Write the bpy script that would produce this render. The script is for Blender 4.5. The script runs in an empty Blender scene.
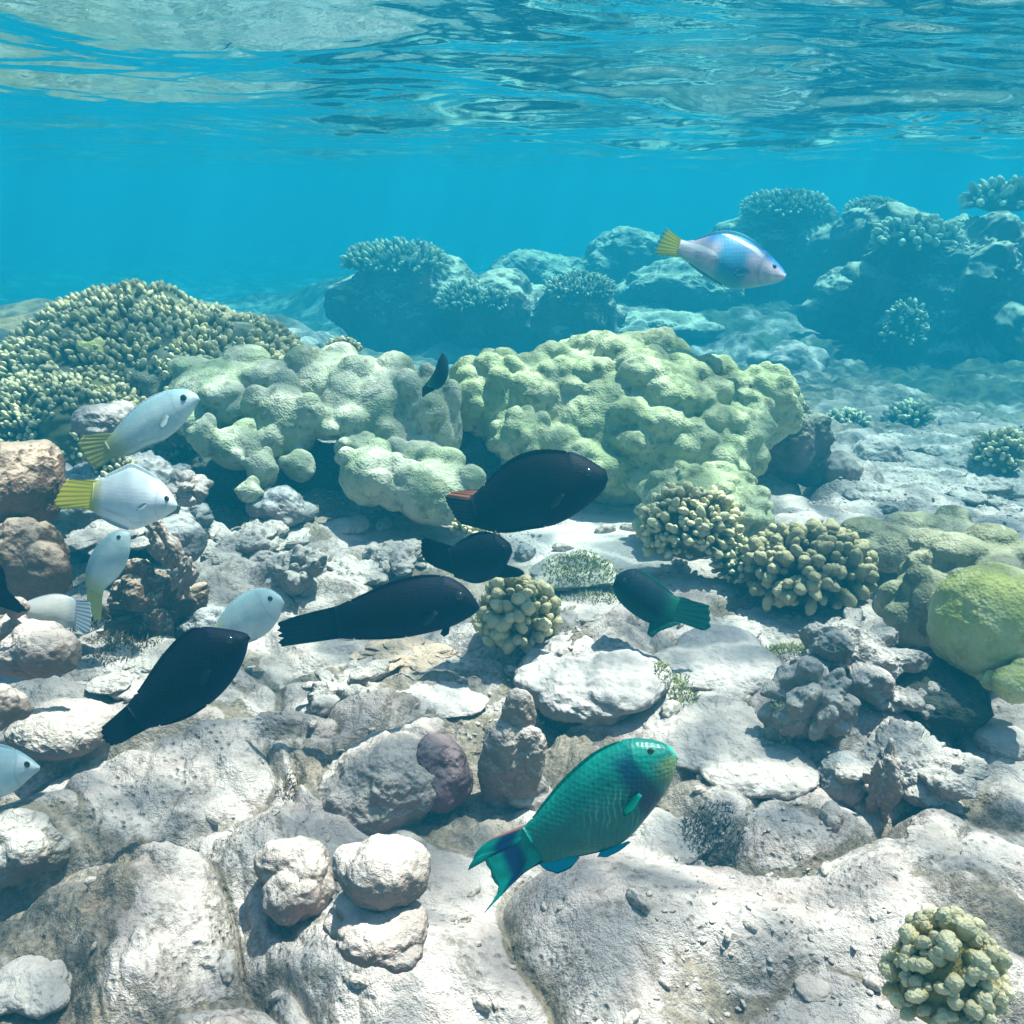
import bpy, bmesh, math, random
import numpy as np
from mathutils import Vector, Matrix
random.seed(7); RNG = np.random.default_rng(11)
S = bpy.context.scene; COL = S.collection

# ------------------------------------------------------------------ camera, world, sun, exposure
CAMZ = 1.0; PITCH = math.radians(20.0); F = 887.0; W = 1024
WATER_Z = 1.36
cam_d = bpy.data.cameras.new('camera'); cam = bpy.data.objects.new('camera', cam_d); COL.objects.link(cam)
cam.location = (0, 0, CAMZ); cam.rotation_euler = (math.radians(90) - PITCH, 0, 0)
cam_d.sensor_width = 36; cam_d.lens = 36 * F / W; cam_d.clip_start = 0.02; cam_d.clip_end = 500
S.camera = cam
SUN_EL = math.radians(70); SUN_AZ = math.radians(62)      # azimuth measured from +Y towards +X
wd = bpy.data.worlds.new('World'); S.world = wd; wd.use_nodes = True
nt = wd.node_tree; bg = nt.nodes['Background']; sky = nt.nodes.new('ShaderNodeTexSky')
sky.sky_type = 'NISHITA'; sky.sun_disc = False; sky.sun_elevation = SUN_EL; sky.sun_rotation = SUN_AZ
nt.links.new(sky.outputs[0], bg.inputs[0]); bg.inputs[1].default_value = 0.13
ld = bpy.data.lights.new('sun', 'SUN'); ld.energy = 5.0; ld.angle = math.radians(0.6); ld.color = (1.0, 0.84, 0.75)
sun = bpy.data.objects.new('sun', ld); COL.objects.link(sun)
sdir = Vector((math.sin(SUN_AZ) * math.cos(SUN_EL), math.cos(SUN_AZ) * math.cos(SUN_EL), math.sin(SUN_EL)))
sun.rotation_euler = sdir.to_track_quat('Z', 'Y').to_euler(); sun.location = (2, 3, 6)
S.view_settings.view_transform = 'Standard'; S.view_settings.look = 'None'
S.view_settings.exposure = 0.5; S.view_settings.gamma = 1
S.render.engine = 'CYCLES'
cy = S.cycles
cy.use_denoising = True
cy.max_bounces = 6; cy.diffuse_bounces = 3; cy.glossy_bounces = 3; cy.transmission_bounces = 2
cy.volume_bounces = 2; cy.transparent_max_bounces = 12
cy.sample_clamp_indirect = 4.0; cy.sample_clamp_direct = 0
cy.caustics_reflective = False; cy.caustics_refractive = False
try: cy.denoiser = 'OPENIMAGEDENOISE'
except Exception: pass

# ------------------------------------------------------------------ noise in numpy
def _h(ix, iy, iz, s):
    n = (ix * np.int64(374761393) + iy * np.int64(668265263) + iz * np.int64(1440662683) + np.int64(s) * np.int64(974634777)) & 0xffffffff
    n = ((n ^ (n >> 13)) * 1274126177) & 0xffffffff
    n = ((n ^ (n >> 16)) * 2246822519) & 0xffffffff
    return ((n ^ (n >> 15)) & 0xffffff).astype(np.float32) / 16777215.0
def vn(p, s=0):
    i = np.floor(p).astype(np.int64); f = (p - i).astype(np.float32); u = f * f * f * (f * (f * 6 - 15) + 10)
    x, y, z = i[:, 0], i[:, 1], i[:, 2]; a, b, c = u[:, 0], u[:, 1], u[:, 2]
    def L(q, r, t): return q + (r - q) * t
    return L(L(L(_h(x, y, z, s), _h(x+1, y, z, s), a), L(_h(x, y+1, z, s), _h(x+1, y+1, z, s), a), b),
             L(L(_h(x, y, z+1, s), _h(x+1, y, z+1, s), a), L(_h(x, y+1, z+1, s), _h(x+1, y+1, z+1, s), a), b), c) * 2 - 1
ROT = np.array([[0.36, 0.48, -0.8], [-0.8, 0.60, 0.0], [0.48, 0.64, 0.6]])
def fbm(p, o=4, s=0, g=0.5, ridge=False):
    t = np.zeros(len(p), np.float32); a = 1.0; n = 0
    for k in range(o):
        v = vn(p, s + k)
        if ridge: v = 1 - 2 * np.abs(v)
        t += a * v; n += a; a *= g; p = (p @ ROT.T) * 2.03 + 7.1
    return t / n
def worley(p, s=0):
    i = np.floor(p).astype(np.int64); f1 = np.full(len(p), 9., np.float32); f2 = f1.copy()
    for dx in (-1, 0, 1):
        for dy in (-1, 0, 1):
            for dz in (-1, 0, 1):
                c = i + np.array([dx, dy, dz])
                q = c + np.stack([_h(c[:, 0], c[:, 1], c[:, 2], s + 1), _h(c[:, 0], c[:, 1], c[:, 2], s + 2), _h(c[:, 0], c[:, 1], c[:, 2], s + 3)], 1)
                d = np.sqrt(((q - p) ** 2).sum(1)).astype(np.float32)
                f2 = np.where(d < f1, f1, np.minimum(f2, d)); f1 = np.minimum(f1, d)
    return f1, f2
def sm(a, b, x):
    t = np.clip((x - a) / (b - a), 0, 1); return t * t * (3 - 2 * t)
def smax(a, b, k):
    h = np.clip(0.5 + 0.5 * (b - a) / k, 0, 1); return a + (b - a) * h + k * h * (1 - h)

# ------------------------------------------------------------------ pixels to points
cr = Vector((1, 0, 0)); cf = Vector((0, math.cos(PITCH), -math.sin(PITCH))); cu = Vector((0, math.sin(PITCH), math.cos(PITCH)))
CO = Vector((0, 0, CAMZ))
def at(px, py, d): return CO + cf * d + cr * ((px - 512) / F * d) - cu * ((py - 512) / F * d)
def on_plane(px, py, z):
    r = at(px, py, 1.0) - CO; return CO + r * ((z - CAMZ) / r.z)

# ------------------------------------------------------------------ object helpers
def tag(o, label=None, cat=None, group=None, kind=None):
    for k, v in (('label', label), ('category', cat), ('group', group), ('kind', kind)):
        if v: o[k] = v
    return o
def link_mesh(name, verts, faces, mat, parent=None, attrs=None, smooth=True, loc=None):
    me = bpy.data.meshes.new(name)
    verts = np.asarray(verts, np.float32)
    if isinstance(faces, np.ndarray):
        k = faces.shape[1]; me.vertices.add(len(verts)); me.vertices.foreach_set('co', verts.ravel())
        me.loops.add(faces.size); me.loops.foreach_set('vertex_index', faces.ravel().astype(np.int32))
        me.polygons.add(len(faces)); me.polygons.foreach_set('loop_start', np.arange(0, faces.size, k, dtype=np.int32))
        me.polygons.foreach_set('loop_total', np.full(len(faces), k, np.int32)); me.update(calc_edges=True)
    else:
        me.from_pydata([tuple(map(float, v)) for v in verts], [], faces); me.update()
    me.polygons.foreach_set('use_smooth', np.full(len(me.polygons), smooth))
    for k, a in (attrs or {}).items():
        at_ = me.attributes.new(k, 'FLOAT', 'POINT'); at_.data.foreach_set('value', np.asarray(a, np.float32))
    if mat: me.materials.append(mat)
    o = bpy.data.objects.new(name, me); COL.objects.link(o)
    if loc is not None: o.location = loc
    if parent: o.parent = parent
    return o
def empty(name, loc):
    o = bpy.data.objects.new(name, None); COL.objects.link(o); o.location = loc; o.empty_display_size = 0.05; return o
_ico = {}
def ico(n):
    if n not in _ico:
        b = bmesh.new(); bmesh.ops.create_icosphere(b, subdivisions=n, radius=1)
        v = np.array([q.co[:] for q in b.verts]); v /= np.linalg.norm(v, axis=1)[:, None]
        f = np.array([[q.index for q in p.verts] for p in b.faces]); b.free(); _ico[n] = (v, f)
    return _ico[n]

# ------------------------------------------------------------------ materials
class NT:
    def __init__(s, name):
        s.m = bpy.data.materials.new(name); s.m.use_nodes = True; s.t = s.m.node_tree
        s.t.nodes.clear(); s.out = s.n('OutputMaterial'); s.obj = s.n('TexCoord').outputs['Object']
    def n(s, k, **kw):
        q = s.t.nodes.new('ShaderNode' + k)
        for a, b in kw.items(): setattr(q, a, b)
        return q
    def l(s, a, b): s.t.links.new(a, b)
    def val(s, sock, v):
        if hasattr(v, 'is_linked') or hasattr(v, 'links'): s.l(v, sock)
        else: sock.default_value = v
    def noise(s, sc, det=4, rough=0.6, dist=0.0, vec=None):
        q = s.n('TexNoise'); q.inputs['Scale'].default_value = sc; q.inputs['Detail'].default_value = det
        q.inputs['Roughness'].default_value = rough; q.inputs['Distortion'].default_value = dist
        s.l(vec or s.obj, q.inputs['Vector']); return q.outputs['Fac']
    def voro(s, sc, feat='F1', vec=None, out='Distance', rnd=1.0):
        q = s.n('TexVoronoi', feature=feat); q.inputs['Scale'].default_value = sc; q.inputs['Randomness'].default_value = rnd
        s.l(vec or s.obj, q.inputs['Vector']); return q.outputs[out]
    def ramp(s, fac, a, b, lo=0.0, hi=1.0):
        q = s.n('MapRange', interpolation_type='SMOOTHSTEP'); s.val(q.inputs['Value'], fac)
        q.inputs['From Min'].default_value = a; q.inputs['From Max'].default_value = b
        q.inputs['To Min'].default_value = lo; q.inputs['To Max'].default_value = hi; return q.outputs['Result']
    def math(s, op, a, b=0.0):
        q = s.n('Math', operation=op); s.val(q.inputs[0], a); s.val(q.inputs[1], b); return q.outputs[0]
    def mix(s, fac, a, b, mode='MIX'):
        q = s.n('Mix', data_type='RGBA', blend_type=mode); s.val(q.inputs[0], fac)
        for i, v in ((6, a), (7, b)):
            if isinstance(v, tuple): v = (*v, 1)
            s.val(q.inputs[i], v)
        return q.outputs[2]
    def attr(s, name): return s.n('Attribute', attribute_name=name).outputs['Fac']
    def bump(s, h, strength=0.5, dist=0.01, nrm=None):
        q = s.n('Bump'); q.inputs['Strength'].default_value = strength; q.inputs['Distance'].default_value = dist
        s.l(h, q.inputs['Height'])
        if nrm: s.l(nrm, q.inputs['Normal'])
        return q.outputs[0]
    def up(s):
        g = s.n('NewGeometry'); x = s.n('SeparateXYZ'); s.l(g.outputs['Normal'], x.inputs[0]); return x.outputs[2]
    def done(s, col, rough=0.85, nrm=None, spec=0.2, **kw):
        q = s.n('BsdfPrincipled'); s.val(q.inputs['Base Color'], (*col, 1) if isinstance(col, tuple) else col)
        s.val(q.inputs['Roughness'], rough); q.inputs['Specular IOR Level'].default_value = spec
        for k, v in kw.items(): s.val(q.inputs[k], v)
        if nrm: s.l(nrm, q.inputs['Normal'])
        s.l(q.outputs[0], s.out.inputs[0]); return s.m

def rock_mat(name, dust=(0.50, 0.445, 0.41), side=(0.31, 0.25, 0.205), dark=(0.10, 0.085, 0.06), tint=(0.42, 0.30, 0.30),
             du=(0.0, 0.75), spots=0.75, tintamt=0.5, fine=1.0, pits=0.4):
    m = NT(name)
    n1 = m.noise(9, 6, 0.65, 0.6); n2 = m.noise(38, 5, 0.7, 0.4); n3 = m.noise(140, 3, 0.7); lo = m.noise(3.2, 3)
    side_c = m.mix(m.ramp(n1, 0.35, 0.65), side, tuple(c * 0.62 for c in side))
    side_c = m.mix(m.math('MULTIPLY', m.ramp(lo, 0.5, 0.68), tintamt), side_c, tint)
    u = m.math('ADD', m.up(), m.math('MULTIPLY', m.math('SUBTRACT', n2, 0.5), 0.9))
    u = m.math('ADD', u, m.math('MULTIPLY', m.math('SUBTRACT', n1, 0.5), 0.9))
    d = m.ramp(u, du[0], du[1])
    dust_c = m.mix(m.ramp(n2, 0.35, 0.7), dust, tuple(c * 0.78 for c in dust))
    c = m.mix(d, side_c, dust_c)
    sp = m.math('MULTIPLY', m.ramp(n2, 0.56, 0.70), m.ramp(n1, 0.5, 0.62))
    c = m.mix(m.math('MULTIPLY', sp, spots), c, dark)
    pit = m.ramp(m.voro(75, 'F1'), 0.0, 0.30)
    pm = m.math('MULTIPLY', m.ramp(m.noise(14, 2), 0.5, 0.62), pits)
    c = m.mix(m.math('MULTIPLY', m.math('SUBTRACT', 1.0, pit), pm), c, dark)
    h = m.math('ADD', m.math('MULTIPLY', n2, 1.0), m.math('MULTIPLY', n3, 0.45))
    h = m.math('ADD', h, m.math('MULTIPLY', m.math('MULTIPLY', pit, pm), 0.5))
    return m.done(c, 0.95, m.bump(h, 0.75 * fine, 0.012), 0.1)
ROCK = rock_mat('pale_limestone')
ROCK_ROUGH = rock_mat('rough_limestone', dust=(0.50, 0.455, 0.42), side=(0.27, 0.23, 0.19), spots=0.85, fine=1.3, pits=0.6)
ROCK_SMOOTH = rock_mat('dusty_limestone', dust=(0.46, 0.42, 0.40), side=(0.27, 0.235, 0.21), spots=0.2, fine=0.6, pits=0.2, tintamt=0.1)
ROCK_BROWN = rock_mat('brown_rock', dust=(0.50, 0.39, 0.30), side=(0.15, 0.095, 0.065), du=(0.25, 0.95), tint=(0.34, 0.2, 0.15), spots=0.5)
ROCK_PINK = rock_mat('pink_rock', dust=(0.52, 0.445, 0.40), side=(0.30, 0.225, 0.18), tint=(0.33, 0.20, 0.19), tintamt=0.7, spots=0.6)
ROCK_PURPLE = rock_mat('purple_rock', dust=(0.36, 0.26, 0.26), side=(0.15, 0.07, 0.08), tint=(0.22, 0.09, 0.13), tintamt=0.9, spots=0.5)
ROCK_GREY = rock_mat('grey_rock', dust=(0.42, 0.42, 0.42), side=(0.2, 0.2, 0.2), du=(0.3, 0.95))
ROCK_GREEN = rock_mat('green_turf_rock', dust=(0.50, 0.50, 0.42), side=(0.22, 0.22, 0.13), tint=(0.2, 0.24, 0.1), spots=0.6)
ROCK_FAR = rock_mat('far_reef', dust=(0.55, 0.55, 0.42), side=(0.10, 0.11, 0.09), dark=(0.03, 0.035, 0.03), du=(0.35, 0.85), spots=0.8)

ROCK_SHADE = rock_mat('shade_painted_rock', dust=(0.10, 0.11, 0.09), side=(0.035, 0.04, 0.04), dark=(0.015, 0.015, 0.015), tint=(0.06, 0.06, 0.03), du=(0.5, 1.1))  # near black colours that paint the shade of hollows and gaps
def porites_mat(name, a=(0.30, 0.31, 0.155), b=(0.42, 0.40, 0.25), low=(0.16, 0.17, 0.08), fine=1.0):
    m = NT(name)
    n1 = m.noise(6, 4, 0.6, 0.4); n2 = m.noise(30, 4, 0.6); v = m.voro(150, 'F1'); n3 = m.noise(120, 3, 0.6)
    c = m.mix(m.ramp(n1, 0.40, 0.60), a, b)
    c = m.mix(m.math('MULTIPLY', m.ramp(n2, 0.50, 0.66), 0.75), c, low)
    c = m.mix(m.math('MULTIPLY', m.ramp(m.noise(11, 5, 0.7, 0.8), 0.56, 0.66), 0.6), c, tuple(min(1, q * 1.35) for q in b))
    c = m.mix(m.math('MULTIPLY', m.ramp(v, 0.25, 0.0), 0.35), c, low)
    h = m.math('ADD', m.math('MULTIPLY', v, 0.5), m.math('ADD', m.math('MULTIPLY', n2, 0.8), m.math('MULTIPLY', n3, 0.5)))
    return m.done(c, 0.8, m.bump(h, 0.5 * fine, 0.010), 0.2)
POR_GREEN = porites_mat('green_lobed_coral', a=(0.30, 0.36, 0.19), b=(0.44, 0.47, 0.29))
POR_PALE = porites_mat('pale_lobed_coral', a=(0.29, 0.35, 0.21), b=(0.45, 0.46, 0.35), low=(0.18, 0.18, 0.12))
POR_LIME = porites_mat('lime_lobed_coral', a=(0.36, 0.40, 0.13), b=(0.52, 0.52, 0.28), low=(0.27, 0.30, 0.10))
POR_OLIVE = porites_mat('olive_lobed_coral', a=(0.20, 0.21, 0.13), b=(0.33, 0.32, 0.23), low=(0.09, 0.09, 0.05))
POR_GAP = porites_mat('gap_shade_coral', a=(0.06, 0.08, 0.06), b=(0.14, 0.16, 0.11), low=(0.03, 0.035, 0.03))  # dark base skin, paints the shade in holes between short branches

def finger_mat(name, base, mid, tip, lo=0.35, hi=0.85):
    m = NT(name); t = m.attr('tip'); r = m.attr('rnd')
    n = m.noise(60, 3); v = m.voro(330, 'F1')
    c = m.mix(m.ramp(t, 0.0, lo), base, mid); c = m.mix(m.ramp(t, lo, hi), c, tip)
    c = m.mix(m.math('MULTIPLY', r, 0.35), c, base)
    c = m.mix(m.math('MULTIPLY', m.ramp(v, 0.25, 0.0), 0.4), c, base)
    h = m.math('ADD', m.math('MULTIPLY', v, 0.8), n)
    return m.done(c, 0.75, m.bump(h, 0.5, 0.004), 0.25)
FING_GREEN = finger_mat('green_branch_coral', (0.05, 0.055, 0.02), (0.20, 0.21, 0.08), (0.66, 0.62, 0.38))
FING_CREAM = finger_mat('cream_branch_coral', (0.02, 0.02, 0.01), (0.12, 0.11, 0.045), (0.44, 0.40, 0.23))  # base and mid darkened to paint the shade between the knobs
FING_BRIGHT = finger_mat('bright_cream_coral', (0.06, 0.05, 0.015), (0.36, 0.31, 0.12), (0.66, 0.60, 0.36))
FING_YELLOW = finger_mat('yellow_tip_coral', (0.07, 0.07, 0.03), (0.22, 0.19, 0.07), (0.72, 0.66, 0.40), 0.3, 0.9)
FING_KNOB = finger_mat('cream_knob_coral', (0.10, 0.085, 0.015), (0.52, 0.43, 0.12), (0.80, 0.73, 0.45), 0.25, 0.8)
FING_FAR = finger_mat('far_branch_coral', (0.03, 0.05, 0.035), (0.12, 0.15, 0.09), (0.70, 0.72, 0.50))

# ------------------------------------------------------------------ ground
mounds = [  # px, py, half width px (x), half depth m, height m
    (600, 690, 85, 0.16, 0.09), (730, 730, 95, 0.15, 0.07), (390, 760, 100, 0.12, 0.04), (700, 800, 110, 0.16, 0.055), (600, 960, 150, 0.14, 0.085), (120, 930, 110, 0.12, 0.07), (60, 720, 80, 0.2, 0.07),
    (420, 720, 120, 0.16, 0.05), (230, 770, 120, 0.12, 0.03), (900, 910, 140, 0.16, 0.05), (470, 660, 80, 0.2, 0.04),
    (880, 720, 90, 0.22, 0.08), (100, 640, 90, 0.3, 0.08), (600, 600, 70, 0.3, 0.06), (260, 560, 70, 0.3, 0.07),
    (100, 500, 130, 0.7, 0.14), (330, 520, 90, 0.4, 0.05), (240, 900, 60, 0.06, 0.03), (380, 1000, 90, 0.08, 0.04),
    (930, 1010, 120, 0.08, 0.03), (520, 690, 60, .12, .03), (20, 870, 70, .1, .05), (740, 960, 60, .05, .03)]
MD = []
for px, py, w, dd, h in mounds:
    p = on_plane(px, py, 0); d = (p - CO).dot(cf); MD.append((p.x, p.y, w * d / F, dd, h))
def ground_h(x, y, full=True):
    x = np.asarray(x, float); y = np.asarray(y, float); r = np.hypot(x, y)
    p = np.stack([x, y, np.zeros_like(x)], 1)
    z = -0.11 * (np.clip(r - 3.0, 0, 14) + 0.0) * sm(-3, 3, y + 3) - 0.3 * sm(17, 30, r) - 0.10 * sm(0.8, 2.6, x) * (1 - sm(3.5, 6, y)) * sm(1.7, 2.4, y)
    for mx, my, a, b, h in MD: z = z + h * np.exp(-((x - mx) / a) ** 2 - ((y - my) / b) ** 2)
    z = z + 0.05 * fbm(p * 1.3 + 3, 3, 5) + 0.16 * fbm(p * 0.5, 3, 9) * sm(3, 7, r)
    z = z + 0.62 * np.exp(-((x + 3.6) / 1.9) ** 2 - ((y - 6.8) / 2.3) ** 2)
    if not full: return z
    wv_ = np.stack([vn(p * 1.7, 31), vn(p * 1.7, 32), vn(p * 1.7, 33)], 1); q = p + 0.16 * wv_ + 0.035 * np.stack([vn(p * 7, 34), vn(p * 7, 35), vn(p * 7, 36)], 1)
    mask = sm(-0.25, 0.30, fbm(p * 2.0 + 9, 4, 21)); near = 1 - 0.55 * sm(4, 9, r)
    rub = sm(0.55, 1.1, x) * sm(2.3, 2.9, y) * (1 - sm(8, 11, y)); rub = np.maximum(rub, 0.9 * sm(-0.3, -0.6, x) * sm(1.6, 2.0, y) * (1 - sm(3, 4, y)))
    sandy = np.exp(-((x - 0.28) / 0.42) ** 2 - ((y - 2.55) / 0.33) ** 2); mask = np.maximum(mask, rub) * (1 - sandy)
    al = np.stack([q[:, 0] * 0.8 + q[:, 1] * 0.6, -q[:, 0] * 0.6 + q[:, 1] * 0.8, q[:, 2]], 1)
    b1 = np.abs(vn(al * np.array([2.6, 3.9, 1]), 41)); b2 = np.abs(vn(al * np.array([6.1, 8.3, 1]) + 5, 42)); b3 = np.abs(vn(q * 15 + 2, 43))
    bil = np.sqrt(b1 + 0.012); k_ = (1 - 0.85 * sandy) * near
    z = z + k_ * (0.085 * (bil - 0.5) + 0.050 * (np.sqrt(b2 + 0.01) - 0.45) * (0.35 + 0.65 * mask) + 0.017 * (np.sqrt(b3 + 0.01) - 0.4) * mask)
    rid = sm(0.10, 0.015, b1) * 0.7 + sm(0.09, 0.01, b2) * 0.6 * mask + sm(0.05, 0.0, b3) * 0.3 * mask
    z = z + k_ * (0.014 * mask * fbm(q * 17, 4, 51, 0.6) + 0.006 * fbm(q * 22, 4, 61, 0.6))
    f1, f2 = worley(q * 8, 75); z = z + rub * 0.06 * np.clip(0.55 - f1, -0.2, 0.5)
    pat = sm(0.15, 0.32, fbm(q * 3.1 + 20, 3, 87)) * near * (1 - sandy); rid = np.maximum(rid, 0.5 * pat); z = z - pat * (0.012 + 0.016 * fbm(q * 34, 3, 88, 0.6))
    f1, f2 = worley(q * 16, 71); z = z + mask * 0.012 * np.clip(0.5 - f1, -0.3, 0.5) * near
    far = sm(5.0, 9, r)
    z = z + far * (0.55 * np.sqrt(np.abs(fbm(p * 0.33 + 4, 2, 93)) + 0.02) - 0.2) + far * 0.22 * np.abs(fbm(p * 1.3, 4, 94, 0.6))
    for mx, my, a_, b_, h_ in ((2.2, 10.5, 2.2, 1.6, 0.5), (6.5, 16, 4, 3.5, 1.3), (-1.5, 15, 3, 2.2, 0.8), (3, 21, 6, 3, 1.0)): z = z + h_ * np.exp(-((x - mx) / a_) ** 2 - ((y - my) / b_) ** 2)
    return z, mask, rid
GX = np.arange(-9, 12.01, 0.04); GY = np.arange(0.2, 30.01, 0.04); _a, _b = np.meshgrid(GX, GY); GT = ground_h(_a.ravel(), _b.ravel())[0].reshape(_a.shape)
def gz(x, y):
    i = min(max((x + 9) / 0.04, 0), len(GX) - 1.01); j = min(max((y - 0.2) / 0.04, 0), len(GY) - 1.01); a, b = int(i), int(j); u, v = i - a, j - b
    return float((GT[b, a] * (1 - u) + GT[b, a + 1] * u) * (1 - v) + (GT[b + 1, a] * (1 - u) + GT[b + 1, a + 1] * u) * v)

def polar(r0, r1, nr, dense, half, sparse):
    a = np.concatenate([np.linspace(-half, half, dense), np.linspace(half, 2 * math.pi - half, sparse + 2)[1:-1]])
    r = np.geomspace(r0, r1, nr); A, R = np.meshgrid(a, r)
    x = (R * np.sin(A)).ravel(); y = (R * np.cos(A)).ravel(); n = len(a)
    i = np.arange(nr - 1)[:, None] * n; j = np.arange(n)[None, :]; k = (j + 1) % n
    f = np.stack([i + j, i + k, i + n + k, i + n + j], -1).reshape(-1, 4)
    return x, y, f, n
gx, gy, gf, gn = polar(0.28, 58, 1050, 860, math.radians(42), 80)
gzv, gmask, grid_ = ground_h(gx, gy)
gv = np.stack([gx, gy, gzv], 1)
cen = len(gv); gv = np.vstack([gv, [[0, 0, float(gzv[:gn].mean())]]])
gm = np.append(gmask, 0); gr = np.append(grid_, 0)

def ground_mat():
    m = NT('reef_floor')
    n1 = m.noise(5, 6, 0.62, 0.8); n2 = m.noise(24, 6, 0.68, 0.5); n3 = m.noise(110, 4, 0.7); lo = m.noise(1.7, 3)
    mask = m.attr('mask'); rid = m.attr('rid')
    sand = m.mix(m.ramp(n2, 0.3, 0.7), (0.59, 0.525, 0.49), (0.44, 0.385, 0.365))
    sand = m.mix(m.math('MULTIPLY', m.ramp(n1, 0.45, 0.66), 0.55), sand, (0.43, 0.32, 0.295))
    sand = m.mix(m.math('MULTIPLY', m.ramp(lo, 0.5, 0.66), 0.4), sand, (0.27, 0.26, 0.265))
    turf = m.mix(m.ramp(n3, 0.35, 0.65), (0.07, 0.055, 0.035), (0.26, 0.21, 0.14))
    turf = m.mix(m.math('MULTIPLY', m.ramp(lo, 0.45, 0.65), 0.5), turf, (0.20, 0.165, 0.10))
    k = m.ramp(m.math('ADD', m.math('MULTIPLY', rid, 0.75), m.math('SUBTRACT', m.math('MULTIPLY', n2, 0.9), 0.1)), 0.46, 0.70)
    st = m.ramp(m.math('ADD', m.up(), m.math('MULTIPLY', m.math('SUBTRACT', n3, 0.5), 1.1)), 0.82, 0.5)
    k = m.math('MULTIPLY', m.math('MAXIMUM', m.math('MULTIPLY', k, 0.8), m.math("MULTIPLY", st, 0.6)), m.ramp(n1, 0.3, 0.5, 0.5, 1.0))
    c = m.mix(k, sand, turf)
    mot = m.math('MULTIPLY', m.ramp(m.noise(11, 5, 0.7, 1.2), 0.48, 0.66), m.ramp(m.noise(60, 4, 0.75), 0.40, 0.60))
    c = m.mix(m.math('MULTIPLY', mot, 0.75), c, (0.17, 0.145, 0.12))
    c = m.mix(m.ramp(m.attr('sandy'), 0.25, 0.6), c, (0.64, 0.61, 0.57))
    c = m.mix(m.math('MULTIPLY', m.attr('flat'), m.ramp(m.noise(2.5, 4, 0.6), 0.3, 0.6, 0.4, 1.0)), c, (0.36, 0.22, 0.09))
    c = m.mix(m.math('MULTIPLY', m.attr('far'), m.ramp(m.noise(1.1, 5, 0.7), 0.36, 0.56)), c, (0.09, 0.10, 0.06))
    pv_ = m.ramp(m.voro(62, 'F1'), 0.05, 0.38); pk = m.ramp(m.noise(7, 3), 0.45, 0.6)
    c = m.mix(m.math('MULTIPLY', m.math('MULTIPLY', m.math('SUBTRACT', 1.0, pv_), pk), 0.4), c, (0.14, 0.11, 0.09))
    h = m.math('ADD', n2, m.math('MULTIPLY', n3, 0.6)); h = m.math('ADD', h, m.math('MULTIPLY', m.noise(320, 2), 0.18)); h = m.math('ADD', h, m.math('MULTIPLY', m.math('MULTIPLY', pv_, pk), 0.45))
    return m.done(c, 0.95, m.bump(h, 0.85, 0.019), 0.1)
tris = [(cen, j, (j + 1) % gn) for j in range(gn)]
gf_all = gf.tolist()
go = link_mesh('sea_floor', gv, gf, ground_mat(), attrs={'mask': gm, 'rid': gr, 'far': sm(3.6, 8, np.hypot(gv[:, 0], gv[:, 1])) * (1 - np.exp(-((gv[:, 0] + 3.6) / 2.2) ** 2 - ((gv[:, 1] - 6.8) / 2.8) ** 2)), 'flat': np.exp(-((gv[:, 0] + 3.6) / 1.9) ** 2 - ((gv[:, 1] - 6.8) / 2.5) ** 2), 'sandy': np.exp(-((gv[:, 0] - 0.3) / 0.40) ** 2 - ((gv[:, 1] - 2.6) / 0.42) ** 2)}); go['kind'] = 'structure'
bm = bmesh.new(); bm.from_mesh(go.data); bm.verts.ensure_lookup_table()
for a, b, c in tris: bm.faces.new((bm.verts[a], bm.verts[c], bm.verts[b])).smooth = True
bmesh.ops.recalc_face_normals(bm, faces=bm.faces[:]); 
if bm.faces[0].normal.z < 0: bmesh.ops.reverse_faces(bm, faces=bm.faces[:])
bm.to_mesh(go.data); bm.free()

# ------------------------------------------------------------------ water surface and the water itself
wx, wy, wf, wn = polar(0.3, 58, 760, 620, math.radians(42), 80)
wp = np.stack([wx, wy, np.zeros_like(wx)], 1)
def waves(p):
    q = p + 0.25 * np.stack([vn(p * 1.1, 201), vn(p * 1.1, 202), vn(p * 0, 0)], 1)
    sk = np.stack([q[:, 0] * 0.92 + q[:, 1] * 0.38, -q[:, 0] * 0.38 + q[:, 1] * 0.92, q[:, 2]], 1)
    z = 0.09 * fbm(sk * np.array([0.7, 1.1, 1]), 2, 210) 
    z = z + 0.019 * fbm(sk * np.array([1.5, 2.5, 1]), 3, 220, 0.5, ridge=True)
    z = z + 0.0015 * fbm(sk * np.array([7, 14, 1]), 3, 230, 0.5, ridge=True)
    return z
wz = waves(wp); r_ = np.hypot(wx, wy)
wv = np.stack([wx, wy, WATER_Z + wz], 1)
wcen = len(wv); wv = np.vstack([wv, [[0, 0, float(wv[:wn, 2].mean())]]])
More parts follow.
